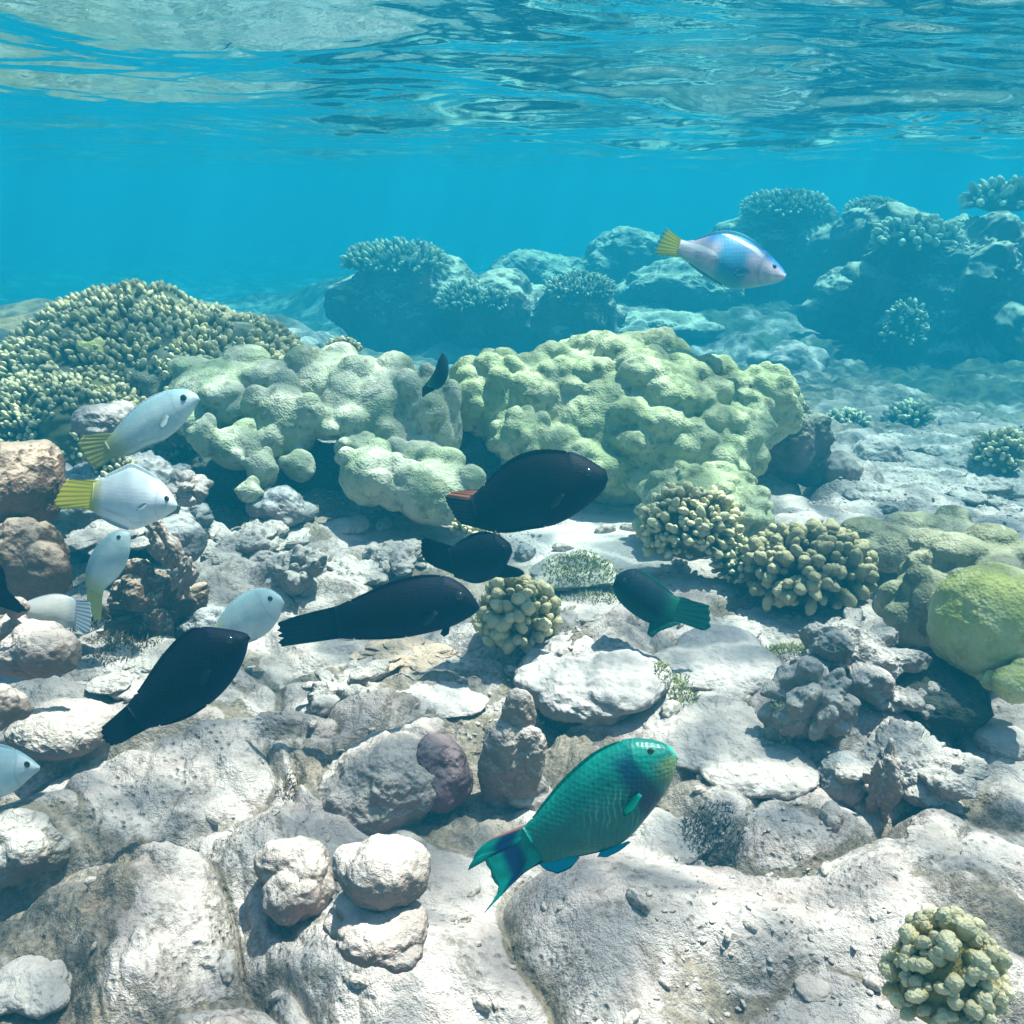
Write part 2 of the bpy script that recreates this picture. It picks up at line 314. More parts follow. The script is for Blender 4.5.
def water_mat():
    m = NT('water_surface_film')
    n = m.noise(9, 4, 0.6, 0.4); b = m.bump(n, 0.07, 0.03)
    # light net and soft patches painted into the transparent colour, in place of refraction
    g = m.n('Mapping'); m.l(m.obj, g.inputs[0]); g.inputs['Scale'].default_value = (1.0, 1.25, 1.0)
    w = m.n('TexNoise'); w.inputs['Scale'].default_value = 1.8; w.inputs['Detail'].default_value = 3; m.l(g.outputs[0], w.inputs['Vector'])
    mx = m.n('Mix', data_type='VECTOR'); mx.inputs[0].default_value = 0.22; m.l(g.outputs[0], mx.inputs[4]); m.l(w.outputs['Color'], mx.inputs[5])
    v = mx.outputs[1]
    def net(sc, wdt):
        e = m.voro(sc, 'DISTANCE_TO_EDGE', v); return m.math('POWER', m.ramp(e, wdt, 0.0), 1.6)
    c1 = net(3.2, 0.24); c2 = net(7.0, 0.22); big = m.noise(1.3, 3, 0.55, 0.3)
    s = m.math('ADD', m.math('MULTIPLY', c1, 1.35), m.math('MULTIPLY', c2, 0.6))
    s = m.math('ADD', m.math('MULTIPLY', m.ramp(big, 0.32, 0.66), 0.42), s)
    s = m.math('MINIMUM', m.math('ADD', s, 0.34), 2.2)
    cc = m.n('CombineColor'); 
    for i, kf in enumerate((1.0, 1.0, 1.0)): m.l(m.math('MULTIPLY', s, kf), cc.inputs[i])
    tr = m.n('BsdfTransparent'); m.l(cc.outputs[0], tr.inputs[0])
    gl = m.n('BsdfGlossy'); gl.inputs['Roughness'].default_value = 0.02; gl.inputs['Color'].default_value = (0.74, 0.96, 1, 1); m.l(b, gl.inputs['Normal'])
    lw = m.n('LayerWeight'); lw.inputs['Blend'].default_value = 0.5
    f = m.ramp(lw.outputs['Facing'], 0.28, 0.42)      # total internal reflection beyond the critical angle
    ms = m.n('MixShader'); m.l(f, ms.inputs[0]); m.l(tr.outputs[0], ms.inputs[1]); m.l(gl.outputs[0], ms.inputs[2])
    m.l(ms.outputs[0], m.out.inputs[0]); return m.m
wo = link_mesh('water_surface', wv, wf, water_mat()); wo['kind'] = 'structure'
bm = bmesh.new(); bm.from_mesh(wo.data); bm.verts.ensure_lookup_table()
for j in range(wn): bm.faces.new((bm.verts[wcen], bm.verts[j], bm.verts[(j + 1) % wn])).smooth = True
bmesh.ops.recalc_face_normals(bm, faces=bm.faces[:])
if bm.faces[0].normal.z < 0: bmesh.ops.reverse_faces(bm, faces=bm.faces[:])
bm.to_mesh(wo.data); bm.free()

HX, HZ0, HZ1 = 60.0, float(gv[:, 2].min()) - 1.0, WATER_Z + 0.14
hm = NT('haze_volume'); pv = hm.n('VolumePrincipled')
pv.inputs['Color'].default_value = (0.008, 0.188, 0.292, 1); pv.inputs['Absorption Color'].default_value = (0.0, 0.36, 0.45, 1)
pv.inputs['Density'].default_value = 0.170; pv.inputs['Anisotropy'].default_value = 0.0
hm.l(pv.outputs[0], hm.out.inputs['Volume'])
hv = [(x, y, z) for x in (-HX, HX) for y in (-HX, HX) for z in (HZ0, HZ1)]
ho = link_mesh('haze', hv, [(0, 1, 3, 2), (4, 6, 7, 5), (0, 4, 5, 1), (2, 3, 7, 6), (0, 2, 6, 4), (1, 5, 7, 3)], hm.m, smooth=False)
ho['kind'] = 'stuff'

# ------------------------------------------------------------------ rocks and massive corals
def place(cx, cy, w, h, br=0.9, sink=0.45, depth=None):
    c = 0.1; th = math.radians(25)
    d = depth or 2.0
    for _ in range(14):
        a = w / 2 * d / F; b = a * br; Hh = h / 2 * d / F
        th = PITCH + math.atan((cy - 512) / F)
        q = Hh * Hh - (b * math.sin(th)) ** 2
        if q < (0.35 * Hh) ** 2: q = (0.35 * Hh) ** 2; b = math.sqrt(Hh * Hh - q) / max(math.sin(th), .05)
        c = math.sqrt(q) / math.cos(th)
        if depth: break
        ray = at(cx, cy, 1.0) - CO
        lo, hi = 0.2, 30.0
        for _ in range(22):                                  # march down the ray to the surface raised by sink*c
            mid = (lo + hi) / 2; p = CO + ray * mid
            if p.z > gz(p.x, p.y) + sink * c: lo = mid
            else: hi = mid
        d = d * 0.4 + (lo + hi) / 2 * 0.6
    return at(cx, cy, d), (a, b, c), d

def star_blob(lvl, dims, blobs, k=0.06, base=1.0, rot=0.0, tilt=0.0):
    n, f = ico(lvl); r = np.full(len(n), base)
    for c, rad in blobs:
        c = np.asarray(c); b = n @ c; disc = b * b - c @ c + rad * rad
        t = np.where(disc > 0, b + np.sqrt(np.maximum(disc, 0)), 0); r = smax(r, t, k)
    dims = np.array(dims); P = n * r[:, None] * dims; N = n / dims; N /= np.linalg.norm(N, axis=1)[:, None]
    if rot or tilt:
        M = np.array((Matrix.Rotation(rot, 3, 'Z') @ Matrix.Rotation(tilt, 3, 'Y'))[:]) if False else np.array([list(q) for q in (Matrix.Rotation(tilt, 3, 'Y') @ Matrix.Rotation(rot, 3, 'Z'))])
        P = P @ M.T; N = N @ M.T
    return P, N, f, r
def rblobs(rng, n, rad=(0.3, 0.55), dist=(0.45, 0.8), flat=0.7):
    o = []
    for _ in range(n):
        v = rng.normal(size=3); v /= np.linalg.norm(v); v[2] *= flat; o.append((v * rng.uniform(*dist), rng.uniform(*rad)))
    return o
def level(px): return 4 if px < 22 else 5 if px < 55 else 6 if px < 110 else 7
DEPTH = {}
def rock(name, cat, label, cx, cy, w, h, mat=None, style='rock', seed=None, br=0.9, sink=0.1, depth=None, rot=None, tilt=0.0, group=None, rough=1.0, extra=None):
    seed = seed if seed is not None else int(cx * 7 + cy * 13); rng = np.random.default_rng(seed)
    C, dims, d = place(cx, cy, w, h, br, sink, depth)
    nb = {'rock': 12, 'smooth': 5, 'jag': 30, 'slab': 5}[style]
    blobs = rblobs(rng, nb, *{'rock': ((0.22, 0.55), (0.45, 0.85)), 'smooth': ((0.4, 0.65), (0.35, 0.65)), 'jag': ((0.14, 0.36), (0.55, 1.05)), 'slab': ((0.3, 0.6), (0.4, 0.8))}[style])
    base = {'rock': 0.80, 'smooth': 0.80, 'jag': 0.62, 'slab': 0.8}[style]
    P, N, f, r = star_blob(level(max(w, h)), dims, blobs + (extra or []), 0.05 if style == 'jag' else 0.08, base, 0.0, tilt)
    s = float(min(dims)); W_ = P + np.array(C)
    amp = {'rock': 0.16, 'smooth': 0.13, 'jag': 0.30, 'slab': 0.14}[style] * rough
    fq = 0.9 / s
    dsp = amp * s * fbm(W_ * fq, 3, seed % 97) + amp * 0.45 * s * fbm(W_ * fq * 3.1, 4, seed % 89, 0.6, ridge=True)
    if style in ('jag', 'rock'):
        f1, f2 = worley(W_ * fq * 2.6, seed % 83); dsp = dsp + amp * 0.75 * s * np.clip(0.45 - f1, -0.4, 0.45)
    f1, f2 = worley(W_ * 26 / max(d, .9), seed % 71); dsp = dsp + 0.006 * d * np.clip(0.5 - f1, -0.2, 0.5) * sm(-0.1, 0.3, fbm(W_ * 6, 2, 4))
    dsp = dsp + 0.0022 * d * fbm(W_ * 60 / max(d, .8), 2, 3)
    P = P + N * dsp[:, None]
    DEPTH[label] = d; o = link_mesh(name, P, f, mat or ROCK, loc=C); tag(o, label, cat, group); return o

def fib(n, rng, jit=0.35, zmin=-0.3):
    i = np.arange(n) + 0.5; z = 1 - (1 - zmin) * i / n; ph = i * math.pi * (3 - 5 ** 0.5) + rng.normal(size=n) * jit
    rr = np.sqrt(1 - np.clip(z, -1, 1) ** 2); v = np.stack([rr * np.cos(ph), rr * np.sin(ph), z], 1)
    v += rng.normal(size=v.shape) * 0.04; return v / np.linalg.norm(v, axis=1)[:, None]
def porites_mesh(dims, nl, rng, rad=(0.12, 0.24), lvl=7, base=0.86, knob=0.0, k=0.018, zmin=-0.4, world=(0, 0, 0), sub=0):
    v = fib(nl, rng, zmin=zmin); blobs = []
    for q in v:
        ra = rng.uniform(*rad); blobs.append((q * (base + rng.uniform(-0.02, 0.05) - ra * 0.10), ra))
    n, f = ico(lvl); r = np.full(len(n), base, float)
    sd_ = int(rng.integers(1, 999)); wn_ = n + rad[1] * 0.22 * np.stack([vn(n * (0.9 / rad[1]), sd_ + q) for q in range(3)], 1); wn_ /= np.linalg.norm(wn_, axis=1)[:, None]
    for c, rad_ in blobs:
        b = wn_ @ c; disc = b * b - c @ c + rad_ ** 2; t = np.where(disc > 0, b + np.sqrt(np.maximum(disc, 0)), 0)
        cr_ = smax(r, t, k); r = cr_
    dims = np.array(dims); P = n * r[:, None] * dims; N = n / dims; N /= np.linalg.norm(N, axis=1)[:, None]
    s = float(dims.mean()); WW = P + np.array(world)
    f1, f2 = worley(WW * (2.2 / (s * rad[1] + 1e-6)) * 0.5, 5)
    dsp = s * 0.020 * sm(0, .5, f2 - f1) + s * 0.012 * fbm(WW * 3 / s, 3, 8) + knob * fbm(WW * 45, 2, 4)
    P = P + N * dsp[:, None]
    crease = sm(base * 0.985, base * 1.10, r)
    return P, f, crease
def join(parts):
    V = []; Fc = []; A = []; o = 0
    for P, f, a in parts: V.append(P); Fc.append(f + o); A.append(a); o += len(P)
    return np.vstack(V), np.vstack(Fc), np.concatenate(A)
def fuse(P, f, vox, smooth=2):
    me = bpy.data.meshes.new('tmp'); me.from_pydata(P.tolist(), [], f.tolist()); ob = bpy.data.objects.new('tmp', me); COL.objects.link(ob)
    md = ob.modifiers.new('r', 'REMESH'); md.mode = 'VOXEL'; md.voxel_size = vox
    if smooth: q = ob.modifiers.new('s', 'SMOOTH'); q.factor = 0.5; q.iterations = smooth
    dg = bpy.context.evaluated_depsgraph_get(); ev = ob.evaluated_get(dg); m2 = ev.to_mesh()
    V = np.empty(len(m2.vertices) * 3, np.float32); m2.vertices.foreach_get('co', V); V = V.reshape(-1, 3).astype(float)
    N = np.empty(len(m2.vertices) * 3, np.float32); m2.vertex_normals.foreach_get('vector', N); N = N.reshape(-1, 3).astype(float)
    Fq = np.empty(len(m2.loops), np.int32); m2.loops.foreach_get('vertex_index', Fq); tot = np.empty(len(m2.polygons), np.int32); m2.polygons.foreach_get('loop_total', tot)
    assert (tot == 4).all(); Fq = Fq.reshape(-1, 4)
    ev.to_mesh_clear(); bpy.data.objects.remove(ob); bpy.data.meshes.remove(me); return V, N, Fq
def porites(name, label, lobes, mat, seed=1, cat='coral', group=None, depth=None, wf_=26, wa=0.0035, soft=1):
    """lobes: (cx, cy, w, h, depth, nlobes, level, rad) in pixels at a real distance"""
    rng = np.random.default_rng(seed); parts = []; C0 = None
    for (cx, cy, w, h, d, nl, lvl, rad, br) in lobes:
        C, dims, dd = place(cx, cy, w / 1.06, h / 1.06, br, 0.4, d)
        if C0 is None: C0 = C
        P, f, a = porites_mesh(dims, nl, rng, rad, lvl, world=C, knob=0.002, base=0.92)
        parts.append((P + np.array(C - C0), f, a))
    V, Fc, A = join(parts); dm = float(np.mean([l[4] for l in lobes])); vox = 0.0022 * dm
    V, N, Fq = fuse(V, Fc, vox, soft)
    WW = V + np.array(C0); q = WW + 0.02 * np.stack([vn(WW * 14, 1), vn(WW * 14, 2), vn(WW * 14, 3)], 1)
    f1, f2 = worley(q * wf_, seed); dsp = wa * (0.45 - f1) + wa * 0.7 * fbm(q * wf_ * 1.7, 3, seed + 3) + 0.25 * wa * fbm(q * 90, 2, 9)
    V = V + N * dsp[:, None]
    o = link_mesh(name, V, Fq, mat, loc=C0); tag(o, label, cat, group); return o

# ------------------------------------------------------------------ branching corals
def finger(rng, base, dirn, ln, rad, seg=9, rings=9, tipr=0.9, jit=0.03, knobby=0.25):
    d = np.array(dirn); d /= np.linalg.norm(d); a = np.cross(d, [0.3, 0.9, 0.2]); a /= np.linalg.norm(a); b = np.cross(d, a)
    bend = (a * rng.normal() + b * rng.normal()) * 0.12 * ln; sq = rng.uniform(0.7, 1.0); th0 = rng.uniform(0, 6.28)
    V = []; T = []
    for i in range(rings):
        t = i / (rings - 1); u = t if t < 0.62 else 0.62 + (t - 0.62)
        R = rad * (0.72 + (tipr - 0.72) * min(1, t / 0.6)) if t < 0.6 else rad * tipr * math.sqrt(max(0.0, 1 - ((t - 0.6) / 0.4) ** 2))
        c = base + d * ln * (t if t < .6 else .6 + (t - .6)) + bend * t * t
        th = np.linspace(0, 2 * math.pi, seg, endpoint=False) + th0
        rr = R * (1 + knobby * 0.5 * np.sin(th * 2 + rng.uniform(0, 6)) * 0.6 + rng.normal(size=seg) * jit)
        V.append(c + np.outer(np.cos(th) * rr, a) + np.outer(np.sin(th) * rr * sq, b)); T += [t] * seg
    V = np.vstack(V); i = np.arange(rings - 1)[:, None] * seg; j = np.arange(seg)[None, :]; k = (j + 1) % seg
    f = np.stack([i + j, i + k, i + seg + k, i + seg + j], -1).reshape(-1, 4)
    return V, f, np.array(T)
def branching(name, label, cx, cy, w, h, n, ln, rad, mat, *a_, lump=0.0, gap=-9, **k_): return _branching(name, label, cx, cy, w, h, n, ln, rad, mat, lump, gap, *a_, **k_)
def _branching(name, label, cx, cy, w, h, n, ln, rad, mat, lump, gap, seed=1, depth=None, br=0.9, zmin=-0.25, upb=0.25, sub=0, cat='coral', group=None, base_mat=None, knobby=0.25, sink=0.4, sizevar=0.38, lvl=5, holes=None, part='branches'):
    """ln, rad as shares of the half width"""
    rng = np.random.default_rng(seed); C, dims, d = place(cx, cy, w, h, br, sink, depth)
    g = float(dims[0]); L = ln * g; R = rad * g; inner = np.maximum(np.array(dims) - L * 0.95, np.array(dims) * 0.35)
    root = empty(name, C); tag(root, label, cat, group)
    nn, f = ico(lvl); LF = lambda q: (1 + lump * fbm(np.atleast_2d(q) * 2.3, 3, seed))[:, None]; P = nn * inner * LF(nn); P = P + (nn * (0.04 * g * fbm(nn * 2.5, 3, seed))[:, None])
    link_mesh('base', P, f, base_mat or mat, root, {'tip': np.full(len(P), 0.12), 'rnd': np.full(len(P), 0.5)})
    V = []; Fc = []; T = []; Rn = []; o = 0
    for q in fib(n, rng, zmin=zmin):
        if holes is not None and any(np.linalg.norm(q - np.array(hh[:3]) / np.linalg.norm(hh[:3])) < hh[3] for hh in holes): continue
        nrm = q / np.array(dims); nrm /= np.linalg.norm(nrm); dr = nrm + np.array([0, 0, upb]) + rng.normal(size=3) * 0.22
        if fbm(q[None] * 4.2, 2, seed + 7)[0] < gap + rng.uniform(-.05, .05): continue
        s = rng.uniform(1 - sizevar, 1 + sizevar); base = q * inner * 0.97 * LF(q)[0]
        items = [(base, dr, L * s, R * s)]
        for _ in range(sub):
            dd = dr / np.linalg.norm(dr) + rng.normal(size=3) * 0.55; items.append((base + dr / np.linalg.norm(dr) * L * s * rng.uniform(.25, .5), dd, L * s * 0.6, R * s * 0.72))
        rv = rng.uniform()
        for it in items:
            v, ff, t = finger(rng, *it, knobby=knobby, seg=9 if n > 320 else 16, rings=9 if n > 320 else 14, jit=0.03 if n > 320 else 0.012); V.append(v); Fc.append(ff + o); o += len(v); T.append(t); Rn.append(np.full(len(v), rv))
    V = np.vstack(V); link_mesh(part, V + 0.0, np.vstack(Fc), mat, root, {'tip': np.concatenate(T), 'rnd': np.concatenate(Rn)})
    return root
#==OBJECTS==
# ================================================================== massive corals
porites('lobed_coral', 'wide pale green knobbly coral dome in the centre, largest of the lobed heads', [
    (622, 430, 300, 195, 3.15, 165, 8, (0.10, 0.17), 0.75), (500, 402, 112, 100, 3.0, 40, 7, (0.18, 0.30), 0.8),
    (764, 410, 72, 88, 3.1, 40, 7, (0.2, 0.3), 0.8), (524, 440, 66, 66, 2.85, 14, 6, (0.25, 0.4), 0.8),
    (700, 450, 130, 100, 2.95, 50, 7, (0.18, 0.26), 0.8), (600, 372, 120, 70, 3.3, 30, 6, (0.2, 0.3), 0.8)], POR_GREEN, 3)
porites('lobed_coral', "low pale green coral head behind the yellow tipped finger coral", [
    (702, 512, 140, 104, 2.6, 60, 7, (0.12, 0.2), 0.8)], POR_GREEN, 4)
porites('lobed_coral', 'bulging pale coral mass with hanging lobes over a dark hollow, left of the centre dome', [
    (230, 395, 140, 84, 2.95, 10, 6, (0.3, 0.45), 0.9), (284, 425, 74, 92, 2.75, 5, 7, (0.3, 0.5), 0.8), (300, 466, 36, 38, 2.7, 3, 5, (0.3, 0.5), 0.9),
    (204, 438, 30, 44, 2.62, 3, 5, (0.3, 0.5), 0.9), (238, 448, 62, 52, 2.68, 6, 6, (0.3, 0.5), 0.9), (262, 470, 36, 44, 2.62, 4, 5, (0.3, 0.5), 0.9),
    (249, 492, 28, 26, 2.55, 3, 5, (0.3, 0.5), 0.9), (335, 388, 116, 80, 2.95, 12, 6, (0.3, 0.42), 0.9), (330, 420, 70, 46, 2.8, 6, 6, (0.3, 0.5), 0.9),
    (388, 412, 120, 104, 2.88, 14, 7, (0.28, 0.4), 0.9), (371, 476, 72, 70, 2.62, 7, 6, (0.3, 0.45), 0.9), (430, 428, 74, 112, 2.8, 10, 6, (0.28, 0.42), 0.8),
    (436, 492, 96, 78, 2.62, 8, 6, (0.3, 0.45), 0.9), (360, 448, 60, 40, 2.75, 5, 6, (0.3, 0.5), 0.9), (420, 465, 70, 60, 2.72, 7, 6, (0.3, 0.45), 0.9)], POR_PALE, 5)
porites('lobed_coral', 'yellow green boulder coral with small dimples at the right edge, above the dark gap', [
    (992, 622, 138, 132, 1.72, 0, 7, (0.6, 0.8), 0.9)], POR_LIME, 6, wf_=12, wa=-0.009)
porites('lobed_coral', 'olive lobed coral pressed behind the yellow green boulder coral', [
    (925, 610, 90, 100, 1.95, 14, 6, (0.3, 0.4), 0.9), (975, 566, 130, 78, 1.98, 12, 6, (0.3, 0.42), 0.9)], POR_OLIVE, 7)
porites('lobed_coral', 'dark olive overhanging coral shelf right of the brown knobbed coral', [
    (890, 546, 96, 62, 2.3, 6, 6, (0.4, 0.55), 0.9), (945, 535, 80, 50, 2.35, 5, 6, (0.4, 0.5), 0.9)], POR_OLIVE, 8)
porites('lobed_coral', 'small mustard lobe under the yellow green boulder coral', [(1014, 684, 50, 44, 1.62, 4, 5, (0.4, 0.5), 0.9)], POR_LIME, 9)
porites('lobed_coral', 'small round yellow green coral ball on the branching coral bank', [(93, 351, 24, 24, 2.95, 3, 5, (0.4, 0.6), 0.9)], POR_LIME, 10)
rock('reef_rock', 'rock', 'rock coloured dark as painted shade in the hollow under the hanging coral lobes', 270, 474, 190, 104, ROCK_SHADE, 'rock', depth=2.95)  # its dark colour stands in for the shade under the lobes
rock('reef_rock', 'rock', 'filler rock painted as shade between the pale coral mass and the centre dome', 425, 462, 150, 110, ROCK_SHADE, 'rock', depth=3.05)  # filler behind the lobes, shade put into its colour
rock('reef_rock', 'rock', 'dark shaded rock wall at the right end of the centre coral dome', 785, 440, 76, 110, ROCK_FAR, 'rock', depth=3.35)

# ================================================================== branching corals
branching('branching_coral', 'broad domed bank of short branching coral at the upper left', 156, 392, 314, 206, 5000, 0.070, 0.0165, FING_GREEN, 21, 3.35, 0.85, -0.45, 0.35, sub=0, lvl=6, base_mat=POR_GAP, lump=0.15, gap=-0.27,
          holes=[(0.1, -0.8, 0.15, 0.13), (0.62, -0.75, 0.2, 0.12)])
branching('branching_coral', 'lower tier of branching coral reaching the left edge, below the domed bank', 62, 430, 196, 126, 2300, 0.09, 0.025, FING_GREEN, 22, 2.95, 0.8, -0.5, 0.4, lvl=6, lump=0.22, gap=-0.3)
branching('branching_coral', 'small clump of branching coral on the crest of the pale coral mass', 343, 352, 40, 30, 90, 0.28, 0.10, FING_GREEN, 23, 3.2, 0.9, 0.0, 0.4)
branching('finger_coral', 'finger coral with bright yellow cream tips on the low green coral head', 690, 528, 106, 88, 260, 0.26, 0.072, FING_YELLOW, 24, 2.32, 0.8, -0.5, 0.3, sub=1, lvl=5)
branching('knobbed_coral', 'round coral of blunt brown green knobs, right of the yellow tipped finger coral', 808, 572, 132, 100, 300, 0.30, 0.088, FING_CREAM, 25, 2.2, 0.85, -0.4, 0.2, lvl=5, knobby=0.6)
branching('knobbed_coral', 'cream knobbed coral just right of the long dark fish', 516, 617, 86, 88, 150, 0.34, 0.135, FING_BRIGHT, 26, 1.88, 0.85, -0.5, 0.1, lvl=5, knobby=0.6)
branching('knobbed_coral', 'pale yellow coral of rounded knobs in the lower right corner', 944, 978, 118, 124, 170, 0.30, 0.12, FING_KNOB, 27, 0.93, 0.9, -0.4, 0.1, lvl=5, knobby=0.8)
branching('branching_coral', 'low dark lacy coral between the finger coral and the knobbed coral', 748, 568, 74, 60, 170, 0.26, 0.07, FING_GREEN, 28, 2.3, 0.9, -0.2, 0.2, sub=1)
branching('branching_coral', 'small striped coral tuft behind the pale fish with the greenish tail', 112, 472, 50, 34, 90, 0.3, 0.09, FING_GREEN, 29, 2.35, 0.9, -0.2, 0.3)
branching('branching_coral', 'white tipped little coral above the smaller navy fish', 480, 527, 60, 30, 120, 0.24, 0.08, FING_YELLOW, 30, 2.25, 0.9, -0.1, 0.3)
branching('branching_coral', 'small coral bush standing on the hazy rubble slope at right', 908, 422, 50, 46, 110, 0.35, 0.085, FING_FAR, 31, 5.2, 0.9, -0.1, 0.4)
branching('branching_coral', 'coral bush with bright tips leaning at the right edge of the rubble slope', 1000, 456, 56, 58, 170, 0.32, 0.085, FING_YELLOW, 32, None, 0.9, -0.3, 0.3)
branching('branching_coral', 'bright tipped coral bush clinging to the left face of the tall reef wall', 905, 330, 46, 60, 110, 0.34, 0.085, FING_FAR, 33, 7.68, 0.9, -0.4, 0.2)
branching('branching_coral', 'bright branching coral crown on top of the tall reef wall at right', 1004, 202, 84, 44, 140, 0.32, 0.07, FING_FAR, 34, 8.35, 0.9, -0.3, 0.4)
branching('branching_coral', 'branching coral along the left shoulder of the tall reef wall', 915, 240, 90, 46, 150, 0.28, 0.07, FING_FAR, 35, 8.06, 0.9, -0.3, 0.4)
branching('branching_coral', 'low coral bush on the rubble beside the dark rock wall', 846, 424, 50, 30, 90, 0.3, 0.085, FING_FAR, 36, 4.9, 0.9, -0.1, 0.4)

# ================================================================== far reef
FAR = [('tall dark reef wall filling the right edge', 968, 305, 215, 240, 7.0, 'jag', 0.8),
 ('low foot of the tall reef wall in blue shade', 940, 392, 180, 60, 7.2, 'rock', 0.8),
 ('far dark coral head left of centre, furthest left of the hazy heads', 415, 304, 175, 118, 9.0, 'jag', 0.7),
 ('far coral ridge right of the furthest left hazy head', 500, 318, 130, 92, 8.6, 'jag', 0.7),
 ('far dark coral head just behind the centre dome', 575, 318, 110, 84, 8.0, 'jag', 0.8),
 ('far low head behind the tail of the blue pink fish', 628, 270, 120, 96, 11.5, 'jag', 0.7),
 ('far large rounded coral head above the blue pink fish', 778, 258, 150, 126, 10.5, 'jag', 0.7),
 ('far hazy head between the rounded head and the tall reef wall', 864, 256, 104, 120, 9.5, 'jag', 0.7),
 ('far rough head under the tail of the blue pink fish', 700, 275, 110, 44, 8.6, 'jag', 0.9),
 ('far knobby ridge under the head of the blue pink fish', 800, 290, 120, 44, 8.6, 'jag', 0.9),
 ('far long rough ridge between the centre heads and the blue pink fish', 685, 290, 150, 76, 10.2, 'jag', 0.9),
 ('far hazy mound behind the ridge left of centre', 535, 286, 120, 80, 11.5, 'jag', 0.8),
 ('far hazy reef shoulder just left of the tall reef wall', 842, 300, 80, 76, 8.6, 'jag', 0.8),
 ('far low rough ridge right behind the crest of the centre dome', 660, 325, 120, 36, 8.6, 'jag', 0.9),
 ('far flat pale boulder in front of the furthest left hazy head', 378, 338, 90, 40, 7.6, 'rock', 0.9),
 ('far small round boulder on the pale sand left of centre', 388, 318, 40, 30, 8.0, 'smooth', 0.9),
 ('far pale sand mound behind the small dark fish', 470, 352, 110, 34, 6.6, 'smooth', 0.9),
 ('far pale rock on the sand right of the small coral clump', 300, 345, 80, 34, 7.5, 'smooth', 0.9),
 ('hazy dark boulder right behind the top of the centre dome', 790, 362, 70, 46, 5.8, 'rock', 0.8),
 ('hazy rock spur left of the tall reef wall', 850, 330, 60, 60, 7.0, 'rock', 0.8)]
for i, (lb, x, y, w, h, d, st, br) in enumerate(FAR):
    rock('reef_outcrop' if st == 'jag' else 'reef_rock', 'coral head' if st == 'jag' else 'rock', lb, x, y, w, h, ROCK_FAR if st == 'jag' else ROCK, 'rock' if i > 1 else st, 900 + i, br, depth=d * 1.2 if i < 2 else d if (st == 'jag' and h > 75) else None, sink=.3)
FK = [FAR[k][0] for k in (2, 3, 4, 6, 7)]; assert 'rounded' in FK[3]; print({k: round(v, 1) for k, v in DEPTH.items() if v > 4})
for i, (lb, x, y, w, h, d) in enumerate([('thin branching coral crusting the top of the furthest left hazy head', 395, 262, 110, 44, 8.8),
 ('branching coral patch on the far ridge left of centre', 480, 300, 90, 40, 8.0), ('branching coral on the dark head behind the centre dome', 580, 290, 76, 36, 7.3),
 ('branching coral over the far rounded head', 785, 208, 90, 36, 10.2), ('sparse branching coral on the hazy head beside the tall reef wall', 872, 212, 60, 30, 9.2)]):
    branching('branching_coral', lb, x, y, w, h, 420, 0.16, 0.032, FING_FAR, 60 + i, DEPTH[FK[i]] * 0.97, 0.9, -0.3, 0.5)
# rubble slope, right middle distance
SL = [('pale boulder on the rubble slope, nearest the dark rock wall', 878, 458, 60, 52, 4.2, 'rock'), ('rounded boulder below the dark rock wall at the head of the rubble slope', 836, 470, 50, 50, 4.0, 'rock'),
 ('pale ridge of dead coral across the rubble slope', 945, 450, 130, 40, 4.7, 'jag'), ('pitted slab at the middle of the rubble slope', 930, 480, 110, 36, 3.9, 'jag'),
 ('pale lump low on the rubble slope above the olive coral shelf', 870, 500, 70, 34, 3.4, 'jag'), ('broken block at the right of the rubble slope', 985, 497, 80, 40, 3.3, 'jag'),
 ('long pale rock in the dip left of the rubble slope', 780, 505, 70, 26, 2.9, 'smooth'), ('pale rock at the foot of the low green coral head', 800, 522, 50, 24, 2.65, 'smooth'),
 ('small grey stone high on the rubble slope', 822, 440, 34, 24, 4.8, 'rock'), ('white crusted rock by the leaning coral bush', 965, 425, 50, 26, 5.0, 'jag')]
for i, (lb, x, y, w, h, d, st) in enumerate(SL):
    rock('reef_rock', 'rock', lb, x, y, w, h, ROCK_ROUGH if st == 'jag' else ROCK, st, 940 + i)

# ================================================================== left pile
rock('reef_boulder', 'rock', 'big brown boulder with a pale orange rim at the left edge', 18, 486, 112, 108, ROCK_BROWN, 'smooth', 101, depth=1.75)
rock('reef_boulder', 'rock', 'tan and white crusted boulder under the big brown boulder', 30, 560, 86, 104, ROCK_BROWN, 'rock', 102, depth=1.7)
rock('reef_rock', 'rock', 'white pink stone at left below the tan crusted boulder', 36, 650, 76, 72, ROCK_PINK, 'smooth', 103, depth=1.4)
rock('reef_rock', 'rock', 'small pink stone in the shaded crack at the left edge', 12, 632, 44, 40, ROCK_PINK, 'rock', 104, depth=1.45)
rock('reef_rock', 'rock', 'brown pink stone cut by the left edge below the shaded crack', 2, 706, 40, 52, ROCK_PINK, 'rock', 105, depth=1.3)
rock('reef_rock', 'rock', 'wide pinkish mound left of the tail of the diving navy fish', 66, 728, 118, 78, ROCK_PINK, 'smooth', 106, sink=.3)
rock('reef_rock', 'rock', 'white stone beneath the pale fish with the grey tail', 60, 628, 90, 34, ROCK_SMOOTH, 'smooth', 107, depth=1.75)
rock('reef_rock', 'rock', 'tall brown pitted coral skeleton with pale knobbed spires behind the curved white fish', 152, 612, 84, 110, ROCK_BROWN, 'jag', 108, depth=1.92, sink=.5, br=0.7)
rock('coral_spire', 'dead coral', 'slender pale spire rising from the brown coral skeleton', 165, 545, 22, 86, ROCK_PINK, 'jag', 109, depth=1.85, tilt=-0.35)
